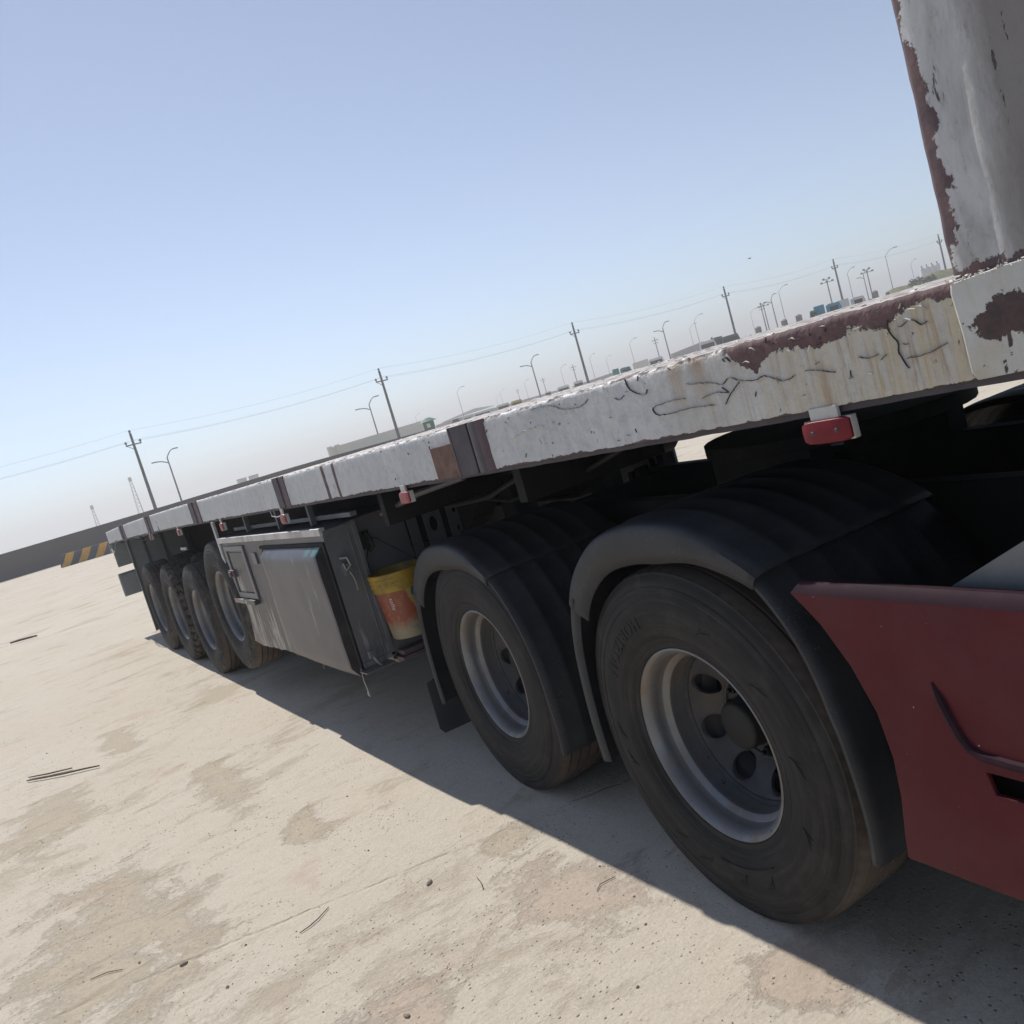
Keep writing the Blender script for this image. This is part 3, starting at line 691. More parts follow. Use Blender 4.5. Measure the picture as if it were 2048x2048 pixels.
# perforated posts beside the box (landing gear guides)
def perforated(x0, x1, y, z0, z1, holes, mat):
    ol = [(x0, z0), (x1, z0), (x1, z1), (x0, z1)]; hl = []
    for (hx, hz, hr) in holes: hl.append([(hx+hr*math.cos(-2*math.pi*k/12), hz+1.7*hr*math.sin(-2*math.pi*k/12)) for k in range(12)])
    return TB().plate(ol, hl, lambda a, c, d: (a, y+d, c), 0.008).build('landing_gear_guide', mat)
perforated(0.50, 0.56, 4.47, 0.50, 1.30, [], M['box_dark'])
perforated(0.57, 0.68, 4.40, 0.45, 1.25, [(0.625, 1.13, 0.026), (0.625, 0.9, 0.02)], M['box_dark'])
perforated(0.72, 0.82, 4.40, 0.45, 1.30, [(0.77, 1.06, 0.012), (0.77, 0.95, 0.012), (0.77, 1.17, 0.012)], M['box_dark'])
# landing legs
for xr in (0.95, 1.55):
    b = TB(); b.box(xr-0.07, xr+0.07, 3.92, 4.06, 0.62, 1.42); b.box(xr-0.05, xr+0.05, 3.94, 4.04, 0.32, 0.62); b.box(xr-0.12, xr+0.12, 3.88, 4.10, 0.29, 0.32)
    b.build('landing_leg', M['chassis'], bevel=0.004)
TB().tube([(0.95, 3.99, 1.0), (1.55, 3.99, 1.0)], 0.025, 8).build('landing_leg_shaft', M['chassis'])
# air tank and grey service panel on the far side, seen under the beam
b = TB().lathe_x([(1.28, 0.0), (1.28, 0.09), (1.32, 0.115), (1.9, 0.115), (1.94, 0.09), (1.94, 0)], 28, 0, (0, 3.80, 1.25)); b.build('air_tank', M['chassis'])
TB().box(1.96, 1.98, 3.83, 5.80, 0.80, 1.40).build('service_panel', M['grey'], bevel=0.004)
b = TB(); b.tube([(1.93, 3.95, 1.38), (1.90, 3.97, 1.2), (1.93, 4.0, 1.0)], 0.016, 6); b.box(1.88, 1.95, 3.84, 3.90, 1.0, 1.30); b.box(1.86, 1.95, 4.08, 4.15, 1.10, 1.20)
for k in range(5): b.box(1.87, 1.95, 3.86+0.07*k, 3.90+0.07*k, 0.98, 1.05+0.02*(k % 2))
b.build('valve_block', M['chassis'], bevel=0.003)
# kingpin plate
TB().box(0.75, 1.75, 0.9, 2.35, 1.362, 1.375).build('kingpin_plate', M['chassis'])

# toolbox
b = TB()
def box_shell():
    # ragged lower edge on the near side
    n = 36; y0, y1 = 4.43, 6.80
    for k in range(n+1):
        y = y0+(y1-y0)*k/n; zb = 0.515-0.045*min(1, (y-y0)/1.4)+(jit((0, y, 0), 5, 0.03)+jit((0, y, 0), 16, 0.015) if y > 5.6 else 0)
        zt = 1.275+0.02*(y-y0)/2.4
        for x, z in ((0.0, zb), (0.0, zt), (0.19, zt+0.02), (0.19, zb+0.01)): b.v.append((x, y, z))
    for k in range(n):
        for j in range(4): b.f.append([k*4+j, k*4+(j+1) % 4, (k+1)*4+(j+1) % 4, (k+1)*4+j]); b.mi.append(0)
    b.f.append([0, 1, 2, 3]); b.mi.append(1); b.f.append([n*4+k for k in range(4)]); b.mi.append(1)
box_shell()
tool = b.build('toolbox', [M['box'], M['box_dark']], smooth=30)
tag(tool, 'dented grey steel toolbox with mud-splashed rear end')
def sub(mb, nm, mt, par=tool, **k): return MB.build(mb, nm, mt, par, **k)
sub(MB().box(-0.016, 0.02, 4.425, 6.80, 1.262, 1.302), 'top_trim', M['alu'], bevel=0.003)
# bulging door
b = MB(); ny, nz = 26, 18; y0, y1, z0, z1 = 4.47, 5.66, 0.475, 1.20
for i in range(ny+1):
    for j in range(nz+1):
        a, c = i/ny, j/nz; e = min(a, 1-a)*(y1-y0); e2 = min(c, 1-c)*(z1-z0)
        ed = min(1, e/0.022)*min(1, e2/0.045)
        x = -0.004-0.040*(1-(1-ed)**2)-0.006*math.sin(math.pi*a)+jit((a*2, c*2, 0), 2.2, 0.006)
        b.v.append((x, y0+(y1-y0)*a, z0+(z1-z0)*c-0.02*(1-a)*(j == 0)))
for i in range(ny):
    for j in range(nz): b.f.append([i*(nz+1)+j, i*(nz+1)+j+1, (i+1)*(nz+1)+j+1, (i+1)*(nz+1)+j]); b.mi.append(2 if i in (0, ny-1) else (1 if j >= nz-1 and i in (1, 2, 4, 5) else 0))  # near edge black rubber; rear bevel blackened, shade set by colour
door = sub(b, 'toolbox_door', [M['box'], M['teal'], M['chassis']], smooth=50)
sub(MB().box(-0.012, 0.004, 4.435, 5.70, 1.203, 1.225).box(-0.012, 0.004, 4.432, 4.468, 0.50, 1.203), 'door_seal', M['chassis'], bevel=0.002)
b = MB().plate([(6.14, 0.84), (6.70, 0.84), (6.70, 1.235), (6.14, 1.235)], [[(6.19, 0.88), (6.19, 1.20), (6.64, 1.20), (6.64, 0.88)]], lambda a, c, d: (-0.014+d, a, c), 0.014)
sub(b, 'hatch_frame', M['box_dark'], bevel=0.002)
sub(MB().box(-0.006, 0.0, 6.21, 6.60, 0.89, 1.185), 'hatch_cover', M['box'], bevel=0.002)
sub(MB().box(-0.035, 0.0, 6.20, 6.77, 0.80, 0.835), 'hatch_ledge', M['box'], bevel=0.003)
sub(MB().box(-0.03, 0.0, 6.56, 6.70, 1.00, 1.055).box(-0.045, -0.03, 6.60, 6.66, 1.01, 1.045), 'hatch_latch', M['primer'], bevel=0.003)
sub(MB().box(-0.012, 0.0, 5.87, 5.96, 1.10, 1.18), 'key_plate', M['box_dark'], bevel=0.003)
# end face: frame strips, latch
b = MB(); b.box(0.165, 0.19, 4.418, 4.43, 0.52, 1.29); b.box(0.0, 0.19, 4.418, 4.43, 0.515, 0.54); b.box(0.0, 0.165, 4.418, 4.43, 1.262, 1.285); b.box(0.135, 0.139, 4.42, 4.43, 0.56, 1.24)
sub(b, 'end_frame', M['box_dark'], bevel=0.002)
b = MB(); b.tube([(0.045, 4.41, 1.12), (0.075, 4.385, 1.115), (0.085, 4.385, 1.07), (0.06, 4.40, 1.05), (0.05, 4.40, 1.09)], 0.008, 7); b.box(0.05, 0.09, 4.40, 4.43, 1.02, 1.08); b.tube([(0.075, 4.40, 1.04), (0.083, 4.385, 0.99), (0.088, 4.40, 0.93)], 0.006, 7)
sub(b, 'end_latch', M['steel'])
b = MB(); b.box(-0.03, 0.13, 4.33, 4.43, 0.500, 0.506); b.tube([(0.045, 4.40, 0.60), (0.05, 4.37, 0.56), (0.06, 4.36, 0.53), (0.075, 4.36, 0.508)], 0.009, 7); b.box(0.03, 0.055, 4.37, 4.40, 0.56, 0.60)
sub(b, 'corner_hinge', M['steel'])
b = MB().tube([(-0.01, 4.46, 0.525), (-0.012, 4.47, 0.44), (-0.005, 4.475, 0.375)], 0.0022, 5).tube([(-0.005, 4.475, 0.38), (-0.006, 4.478, 0.362), (-0.003, 4.475, 0.345)], [0.004, 0.007, 0.004], 6)
sub(b, 'hanging_wire', M['alu'])
sub(MB().tube([(0.0, 5.15, 0.475), (0.0, 5.16, 0.43)], 0.003, 5), 'hanging_wire', M['steel'])
b = TB().box(0.195, 0.50, 4.50, 6.7, 0.47, 1.292); b.box(0.20, 0.24, 4.44, 4.50, 0.462, 0.50)
ib = b.build('inner_box', M['box_dark'], bevel=0.004)
sub(MB().tube([(0.24, 4.47, 1.20), (0.25, 4.44, 1.17), (0.255, 4.44, 1.12), (0.235, 4.46, 1.10)], 0.013, 8).box(0.21, 0.27, 4.485, 4.50, 1.11, 1.21), 'bucket_hook', M['grease'], ib)
sub(MB().box(0.20, 0.45, 4.36, 4.50, 0.48, 0.50).box(0.22, 0.40, 4.38, 4.46, 0.50, 0.53), 'bottom_step', M['primer'], ib, bevel=0.003)
b = TB(); b.box(0.13, 0.17, 4.3, 6.8, 1.318, 1.345); b.build('box_hanger', M['grey'], bevel=0.003)
for y in (4.85, 5.5, 6.3): TB().box(0.10, 0.13, y, y+0.03, 1.30, 1.45).build('hanger_strap', M['grey'])
b = TB().box(-0.012, 0.010, 6.80, 6.845, 0.45, 1.43); b.box(-0.012, 0.05, 6.79, 6.80, 0.44, 1.30); b.build('support_bar', M['alu'], bevel=0.003)

TB().box(1.95, 2.48, 4.4, 6.8, 0.50, 1.30).build('toolbox', M['box_dark'], bevel=0.006)  # added box on the far side, blocks bright ground seen underneath
# wheels -------------------------------------------------------------
RT = 0.54
def tyre_mesh(block):
    pr = [(0.060, 0.275), (0.035, 0.288), (0.022, 0.302), (0.020, 0.318), (0.012, 0.326), (0.009, 0.333), (0.010, 0.338), (0.003, 0.350), (-0.002, 0.378), (-0.0035, 0.400), (-0.004, 0.425), (-0.0015, 0.448), (-0.0005, 0.452), (-0.0025, 0.455), (0.000, 0.470), (0.002, 0.474), (0.0005, 0.478), (0.004, 0.492), (0.007, 0.495), (0.0065, 0.500), (0.012, 0.516), (0.020, 0.530), (0.036, 0.538)]
    gx = [0.070, 0.115, 0.160, 0.205]
    for x in gx: pr += [(x-0.006, 0.540), (x-0.004, 0.528), (x+0.004, 0.528), (x+0.006, 0.540)]
    pr += [(0.245, 0.538), (0.262, 0.530), (0.275, 0.50), (0.283, 0.43), (0.275, 0.34), (0.255, 0.30), (0.22, 0.275)]
    sh = [j for j, (x, r) in enumerate(pr) if r > 0.525 and x < 0.06]; blk = [j for j, (x, r) in enumerate(pr) if r > 0.53 and 0.06 < x < 0.24]
    side = [j for j, (x, r) in enumerate(pr) if 0.497 < r <= 0.53 and x < 0.06]
    n = 216 if block else 288
    def mod(k, j):
        if block:
            if (k // 2) % 3 == 0 and (j in sh or j in side): return (0.007 if j in side else 0.0, -0.014)
            if (k // 2 + (j % 3)) % 4 == 0 and j in blk: return (0, -0.012)
        else:
            if (k // 2) % 2 == 0 and j in sh[1:]: return (0, -0.004)
        return (0, 0)
    return MB().lathe_x(pr, n, mod=mod)
def rim_mesh():
    pr = [(0.055, 0.278), (0.040, 0.288), (0.030, 0.296), (0.024, 0.2965), (0.022, 0.292), (0.026, 0.286), (0.034, 0.279), (0.050, 0.272), (0.066, 0.270), (0.078, 0.270), (0.088, 0.266), (0.096, 0.256), (0.104, 0.250), (0.112, 0.249), (0.125, 0.252), (0.145, 0.252), (0.156, 0.251), (0.30, 0.251), (0.22, 0.228), (0.28, 0.228), (0.285, 0.24)]
    return MB().lathe_x(pr, 128)
def disc_mesh():
    """dished wheel disc with eight round hand holes"""
    b = MB(); RM, HU, HV, RH = 0.190, R(22.5)*0.190, 0.047, 0.0385
    def fx(r): return 0.168+0.070*min(1, max(0, (0.240-r)/0.10))**1.0
    angs = sorted(set([2*math.pi*k/40 for k in range(40)]+[math.atan2(sv*HV, su*HU) % (2*math.pi) for su in (-1, 1) for sv in (-1, 1)]))
    n = len(angs); K = 5
    for h in range(8):
        a0 = R(27+45*h); b0 = len(b.v)
        for k in range(K+2):
            for q in angs:
                cu, sv = math.cos(q), math.sin(q); t = min(HU/max(1e-6, abs(cu)), HV/max(1e-6, abs(sv)))
                if k == 0: rr, ex = RH, 0.014
                else: rr = RH+(t-RH)*(k-1)/K; ex = 0.004 if k == 1 else 0
                u, v = rr*cu, rr*sv; r = RM+v; a = a0+u/RM
                b.v.append((fx(r)+ex, r*math.cos(a), r*math.sin(a)))
        for k in range(K+1):
            for i in range(n): b.f.append([b0+k*n+i, b0+k*n+(i+1) % n, b0+(k+1)*n+(i+1) % n, b0+(k+1)*n+i]); b.mi.append(0)
    b.lathe_x([(0.160, 0.249), (0.166, 0.244), (0.172, 0.239), (0.168, 0.237)], 96)
    b.lathe_x([(0.236, 0.144), (0.229, 0.141), (0.226, 0.134), (0.228, 0.128), (0.236, 0.126), (0.238, 0.09), (0.238, 0.06)], 64)
    return b
def nut_mesh(k):
    b = MB()
    if True:
        a = 2*math.pi*(k+0.3)/10; c = (0.045, 0.108*math.cos(a), 0.108*math.sin(a))
        b.lathe_x([(0.158, 0.0), (0.158, 0.007), (0.172, 0.008), (0.172, 0.0145), (0.193, 0.015)], 6, 0, c)
    return b
def hub_mesh():
    return MB().lathe_x([(0.148, 0.0), (0.148, 0.062), (0.151, 0.070), (0.158, 0.074), (0.24, 0.076)], 48)
TY = {True: tyre_mesh(True), False: tyre_mesh(False)}
def emboss(text, r, a_mid, size, parent, flip=False):
    """raised sidewall lettering, bent round the tyre"""
    cu = bpy.data.curves.new('t', 'FONT'); cu.body = text; cu.size = size; cu.extrude = 0.0013; cu.align_x = 'CENTER'; cu.align_y = 'CENTER'; cu.space_character = 1.25; cu.offset = 0.0008
    to = bpy.data.objects.new('t', cu); C.objects.link(to); bpy.context.view_layer.update()
    me = bpy.data.meshes.new_from_object(to.evaluated_get(bpy.context.evaluated_depsgraph_get())); bpy.data.objects.remove(to)
    for v in me.vertices:
        x, y, z = v.co
        rr = r+(y if not flip else -y); a = a_mid+(x/r if not flip else -x/r)
        v.co = (-0.0035-z, rr*math.cos(a), rr*math.sin(a))
    me.materials.append(M['tyre']); o = bpy.data.objects.new('sidewall_lettering', me); C.objects.link(o); o.parent = parent; return o
_proto = {}
def wheel(parent, loc, block=False, ry=0, rx=0.0, letters=False, dual=True, outer=True):
    """wheel > tyre, rim, hub (one-level deeper); ry=pi mirrors it for the far side"""
    key = (block, letters, parent is TR)
    if key not in _proto:
        w_ = bpy.data.objects.new('wheel', None); C.objects.link(w_)
        ty = TY[block].build('tyre', M['tyre_dusty' if parent is TR else 'tyre'], w_, smooth=32)
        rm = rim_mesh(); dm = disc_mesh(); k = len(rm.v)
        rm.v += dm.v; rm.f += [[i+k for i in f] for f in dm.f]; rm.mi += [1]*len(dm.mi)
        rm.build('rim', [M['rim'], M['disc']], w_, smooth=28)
        for k_ in range(10): nut_mesh(k_).build('wheel_nut', M['grease'], w_, smooth=20)
        hub_mesh().build('hub', M['grease'], w_)
        MB().lathe_x([(0.245, 0.0), (0.245, 0.12), (0.26, 0.19), (0.27, 0.205), (0.34, 0.21), (0.34, 0.0)], 40).build('brake_drum', M['chassis'], w_)
        if letters:
            t = emboss('HORIZON', 0.402, R(48), 0.058, w_, True)
            t.name = 'sidewall_lettering'
            b = MB()
            for a0 in (-62, -78, -100, -118, -22, -8, 110, 140, 170, 200):
                a = R(a0)
                for s_ in range(3):
                    r0, r1 = 0.385+0.006*s_, 0.42
                    p = [(-0.0045, (r0)*math.cos(a+0.012*s_), r0*math.sin(a+0.012*s_)), (-0.0045, r1*math.cos(a+0.045*(s_+1)), r1*math.sin(a+0.045*(s_+1)))]
                    b.tube(p, 0.0012, 4)
            nn = 20
            b.tube([(-0.0035, 0.365*math.cos(R(-84-24*k/nn*1.6)), 0.365*math.sin(R(-84-24*k/nn*1.6))) for k in range(nn+1)], 0.0018, 5)
            for f_ in b.f: pass
            me_ = ty.data; bm_ = bmesh.new(); bm_.from_mesh(me_); vs_ = [bm_.verts.new(v_) for v_ in b.v]
            for f_ in b.f: bm_.faces.new([vs_[q_] for q_ in f_])
            bm_.to_mesh(me_); bm_.free()
        _proto[key] = w_; c = w_
    else: c = copy_tree(_proto[key])
    c.parent = parent; c.location = loc; c.rotation_euler = (rx, 0, ry)
    return c
inner_tyre = None
def inner(parent, loc, ry=0):
    global inner_tyre
    if inner_tyre is None:
        inner_tyre = TY[False].build('inner_tyre', M['tyre'], parent, smooth=32); o = inner_tyre
    else: o = inner_tyre.copy(); C.objects.link(o)
    o.parent = parent; o.location = loc; o.rotation_euler = (0, 0, ry)
ZC = RT-0.008
for i, (yw, zw, xw, blk, rx) in enumerate(((7.17, 0.738, -0.029, False, 0.4), (8.516, ZC, -0.015, False, 1.3), (9.795, ZC, -0.015, True, 2.1), (11.084, ZC, -0.015, False, 0.9))):
    wheel(TR, Vector((xw, yw, zw))+OFF, blk, 0, rx)
    inner(TR, Vector((xw+0.33, yw, zw))+OFF)
    wheel(TR, Vector((2.5-xw, yw, zw))+OFF, blk, math.pi, rx)
    inner(TR, Vector((2.5-xw-0.33, yw, zw))+OFF, math.pi)
    TB().tube([(0.2, yw, zw), (2.3, yw, zw)], 0.065, 14).build('axle', M['chassis'])
    for xr in (0.80, 1.70): TB().box(xr-0.05, xr+0.05, yw-0.5, yw+0.5, zw+0.07, zw+0.15).box(xr-0.04, xr+0.04, yw-0.10, yw+0.10, zw+0.15, 1.0).build('spring_hanger', M['chassis'])
# rear flap, battens, tail box and bumper end
TB().box(0.02, 0.72, 12.00, 12.015, 0.17, 1.37).build('mud_flap', M['panel'])
TB().box(1.78, 2.48, 12.00, 12.015, 0.17, 1.37).build('mud_flap', M['flap'])
for x in (0.19, 0.41): TB().box(x, x+0.028, 11.975, 12.0, 0.95, 1.40).build('flap_batten', M['grey'], bevel=0.002)
TB().box(0.012, 0.03, 11.97, 12.0, 0.17, 1.39).build('flap_edge_bar', M['grey'], bevel=0.002)
TB().box(0.01, 0.26, 13.55, 13.62, 1.02, 1.36).build('tail_lamp_panel', M['panel'], bevel=0.006)
b = TB(); pr_ = [(13.50, 0.60), (13.50, 0.90), (13.53, 0.93), (13.60, 0.93), (13.63, 0.90), (13.63, 0.62), (13.60, 0.585)]
b.plate(pr_, [], lambda a, c, d: (-0.03+d, a, c), 2.56); b.build('rear_bumper', M['panel'], bevel=0.01)
for x in (0.75, 1.7): TB().box(x, x+0.08, 13.52, 13.60, 0.9, 1.42).build('bumper_arm', M['chassis'])
TB().box(0.01, W-0.01, 13.55, YR, 1.38, 1.545).build('rear_cross_beam', M['primer'], bevel=0.003)
TB().tube([(-0.005, 12.75, 1.41), (-0.03, 12.9, 1.30), (-0.02, 13.2, 1.24), (0.0, 13.4, 1.27)], 0.006, 6).build('hanging_cable', M['grey'])
TB().box(0.29, 0.30, 9.80, 10.12, 1.145, 1.175).build('white_plate', M['white'])  # small white plate above the trailer wheels
TB().box(0.45, 2.05, 12.1, 12.14, 0.55, 1.45).build('rear_cross_plate', M['panel'])

# ------------------------------------------------------------------ tractor unit
TYAW = 0.0790597
TC = empty('truck_tractor', (0.04762, 1.90716, 0), 'rear of a truck tractor with black mudguards and dark red side skirt', 'truck', rz=-TYAW)
def tb(mb, nm, mt, **k): return MB.build(mb, nm, mt, TC, **k)
wheel(TC, (0, 0, ZC), False, 0, R(0), True); inner(TC, (0.34, 0, ZC))
w2 = wheel(TC, (0, 1.440, ZC), False, 0, R(15)); inner(TC, (0.34, 1.440, ZC))
for y in (0, 1.44):
    wheel(TC, (2.42, y, ZC), False, math.pi, 0.5); inner(TC, (2.08, y, ZC), math.pi)
    tb(MB().tube([(0.2, y, ZC), (2.2, y, ZC)], 0.08, 16), 'axle', M['chassis'])
    dm = MB(); dm.lathe_x([(0.95, 0.05), (1.0, 0.17), (1.2, 0.21), (1.4, 0.17), (1.45, 0.05)], 24, 0, (0, y, ZC)); tb(dm, 'differential', M['chassis'])
for x in (0.80, 1.56): tb(MB().box(x, x+0.07, -3.6, 2.05, 0.82, 1.08), 'chassis_rail', M['chassis'], bevel=0.004)
for y in (-2.6, -0.75, 0.72, 2.0): tb(MB().box(0.87, 1.56, y-0.05, y+0.05, 0.85, 1.05), 'chassis_cross_member', M['chassis'])
b = MB(); b.plate([(0.75+0.47*math.cos(2*math.pi*k/32)+0.45, 0.35+0.50*math.sin(2*math.pi*k/32)) for k in range(32)], [], lambda a, c, d: (a, c, 1.22+d), 0.05)
b.box(0.80, 0.90, 0.1, 0.6, 1.08, 1.22); b.box(1.5, 1.6, 0.1, 0.6, 1.08, 1.22)
tb(b, 'fifth_wheel', M['chassis'], bevel=0.004)
for x in (0.70, 1.60): tb(MB().box(x, x+0.09, -0.45, 1.9, 0.66, 0.76), 'leaf_spring', M['chassis'], bevel=0.006)
# mudguards
def fender(dy, dz, sc=1.0, mirror=False, fo=-0.078):
    path = [(0.605, 0.36), (0.612, 0.50), (0.605, 0.64), (0.585, 0.78), (0.545, 0.90), (0.48, 1.01), (0.385, 1.10), (0.26, 1.17), (0.12, 1.205), (-0.03, 1.215), (-0.18, 1.20), (-0.31, 1.155), (-0.43, 1.085), (-0.53, 0.985), (-0.60, 0.87), (-0.645, 0.74), (-0.665, 0.60), (-0.67, 0.47), (-0.66, 0.37)]
    # resample smoothly
    P = []
    for i in range(len(path)-1):
        p0 = Vector(path[max(i-1, 0)]); p1 = Vector(path[i]); p2 = Vector(path[i+1]); p3 = Vector(path[min(i+2, len(path)-1)])
        for k in range(5):
            t = k/5; P.append(0.5*((2*p1)+(-p0+p2)*t+(2*p0-5*p1+4*p2-p3)*t*t+(-p0+3*p1-3*p2+p3)*t**3))
    P.append(Vector(path[-1]))
    n = len(P); i0 = int(n*0.255); i1 = int(n*0.665)
    def section(ia, ib, lip, off, name_parent=None):
        b = MB(); cs = [(-0.006, -lip), (-0.012, -lip*0.6), (-0.012, -0.026), (-0.007, -0.012), (0.004, -0.004), (0.024, 0.0)] if lip > 0.04 else [(-0.002, -lip), (-0.004, -0.010), (0.004, -0.002), (0.03, 0.0)]
        x = 0.085
        while x < 0.60: cs += [(x, 0.0), (x+0.012, 0.005), (x+0.030, 0.005), (x+0.042, 0.0)]; x += 0.105
        cs += [(0.64, 0.0), (0.66, -0.02)]
        m2 = len(cs)
        for i in range(ia, ib+1):
            t = (P[min(i+1, n-1)]-P[max(i-1, 0)]).normalized(); nr = Vector((t.y, -t.x))
            if nr.dot(P[i]-Vector((0, 0.53))) < 0: nr = -nr
            tl = 1.0 if lip < 0.1 else 1-0.55*max(0.0, (i-ia)/max(1, ib-ia)-0.62)/0.38
            for (x_, h) in cs:
                if h < -0.02 and lip > 0.1 and x_ < 0.1: h = h*tl
                if name_parent is None: pass
                oo = off if abs(off) < 0.05 else off*min(1, 0.22+1.6*(i-ia)/max(1, ib-ia))
                q = P[i]+nr*(h+oo); xx = x_ if not mirror else 2.42-x_
                b.v.append((xx-(0.010 if not mirror else -0.010), dy+q.x, dz+q.y))
        for i in range(ib-ia):
            for j in range(m2-1): b.f.append([i*m2+j, i*m2+j+1, (i+1)*m2+j+1, (i+1)*m2+j]); b.mi.append(0)
        return b
    root = tb(section(i0-1, i1, 0.120, 0.006), 'mudguard', M['plastic'], smooth=50)
    root.modifiers.new('s', 'SOLIDIFY').thickness = 0.006
    for (ia, ib, lip, of_, nm) in ((0, i0+1, 0.066, -0.004, 'mudguard_rear_leaf'), (i1-2, n-1, 0.022, fo, 'mudguard_front_leaf')):
        o = MB.build(section(ia, ib, lip, of_), nm, M['plastic'], root, smooth=50); o.modifiers.new('s', 'SOLIDIFY').thickness = 0.005
    return root
fender(-0.02, 0.0); fender(1.53, -0.075, fo=-0.006)
fender(0.06, -0.075, 1, True); fender(1.53, -0.20, 1, True, -0.006)
tb(MB().tube([(0.30, -0.02, 1.20), (0.80, -0.02, 1.0)], 0.02, 8), 'mudguard_stay', M['chassis'])
tb(MB().tube([(0.28, 1.5, 1.11), (0.80, 1.5, 0.98)], 0.02, 8), 'mudguard_stay', M['chassis'])
# rear mud flap
b = MB().plate([(0.0, 0.09), (0.02, 0.06), (0.55, 0.06), (0.57, 0.09), (0.57, 0.50), (0.0, 0.35)], [], lambda a, c, d: (a, 2.33+d, c), 0.01); tb(b, 'mud_flap', M['flap'])
# red side skirt with slot and pressed groove
arc = [(-0.700, 0.446), (-0.706, 0.50), (-0.722, 0.60), (-0.726, 0.69), (-0.712, 0.79), (-0.672, 0.89), (-0.615, 0.98), (-0.546, 1.050)]
ol = arc+[(-2.6, 1.050), (-2.6, 0.455), (-0.97, 0.448), (-0.80, 0.447)]
slot = [(-0.942, 0.713), (-0.952, 0.668), (-1.07, 0.668), (-1.06, 0.713)]
b = MB().plate(ol, [slot], lambda a, c, d: (-0.020+d, a, c), 0.012)
skirt = tb(b, 'side_skirt', M['red'], bevel=0.002, smooth=30)
b = MB()      # rolled top edge and returns
tp = [(-0.020, 1.048), (-0.014, 1.064), (-0.002, 1.074), (0.012, 1.074), (0.012, 1.068), (0.0, 1.064)]
for y, k in ((-0.548, 0.0), (-0.60, 1.0), (-2.6, 1.0)):
    for x, z in tp: b.v.append((x, y-(z-1.05)*1.0 if y > -0.7 else y, z))
for i in range(2):
    for j in range(6): b.f.append([i*6+j, i*6+(j+1) % 6, (i+1)*6+(j+1) % 6, (i+1)*6+j]); b.mi.append(0)
b.f.append([0, 1, 2, 3, 4, 5]); b.mi.append(0)
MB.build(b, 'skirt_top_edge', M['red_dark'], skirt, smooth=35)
b = MB()
for i, (y, z) in enumerate(arc): b.v += [(-0.018, y, z), (0.055, y+0.004, z)]
for i in range(len(arc)-1): b.f.append([i*2, i*2+1, i*2+3, i*2+2]); b.mi.append(0)
MB.build(b, 'skirt_return', M['red'], skirt, smooth=40)
b = MB(); gp = [(-0.868, 0.885), (-0.880, 0.850), (-0.893, 0.810), (-0.905, 0.780), (-0.922, 0.757), (-0.945, 0.747), (-1.0, 0.744), (-1.25, 0.74)]
b.tube([(-0.0205, y, z) for y, z in gp], [0.003]+[0.0105]*7, 8)
MB.build(b, 'pressed_groove', M['red_dark'], skirt)  # raised bead, its dark colour stands in for a shaded recess
MB.build(MB().box(0.03, 0.04, -1.15, -0.85, 0.64, 0.74), 'slot_backing', M['chassis'], skirt)
# black interior behind the skirt (tank and battery box) and the sloping grey plate above it
tb(MB().box(0.03, 0.70, -2.5, -0.80, 0.48, 1.00), 'fuel_tank', M['chassis'], bevel=0.05)
b = MB().add([(0.05, -0.905, 1.060), (0.05, -1.30, 1.285), (0.55, -1.30, 1.285), (0.55, -0.905, 1.06), (0.05, -1.30, 1.06), (0.55, -1.30, 1.06)], [(0, 1, 4), (3, 5, 2), (0, 3, 2, 1), (0, 4, 5, 3), (1, 2, 5, 4)])
tb(b, 'catwalk_side_plate', M['grey'])
tb(MB().box(1.68, 2.36, -1.4, -0.25, 1.02, 1.135), 'catwalk_step', M['chassis'], bevel=0.01)
b = MB().box(0.05, 2.4, -3.9, -1.35, 0.9, 1.30); tb(b, 'cab_rear_deck', M['chassis'], bevel=0.01)
# cab stands ahead of the frame, outside the picture
b = MB().plate([(-2.0, 0.75), (-2.0, 3.3), (-2.3, 3.55), (-3.9, 3.45), (-4.15, 2.3), (-4.2, 0.45), (-2.5, 0.45)], [], lambda a, c, d: (0.0+d, a, c), 2.42)
cab = tb(b, 'cab', M['red'], bevel=0.05)
MB.build(MB().plate([(-2.9, 1.95), (-3.95, 1.95), (-3.75, 2.8), (-2.9, 2.8)], [], lambda a, c, d: (-0.006+d, a, c), 0.02), 'cab_window', M['veh_glass'], cab)
wheel(TC, (0.02, -3.35, ZC), False, 0, 0.2); wheel(TC, (2.40, -3.35, ZC), False, math.pi, 0.2)
tb(MB().box(1.72, 2.38, -2.5, -0.75, 0.46, 1.05), 'battery_box', M['chassis'], bevel=0.02)

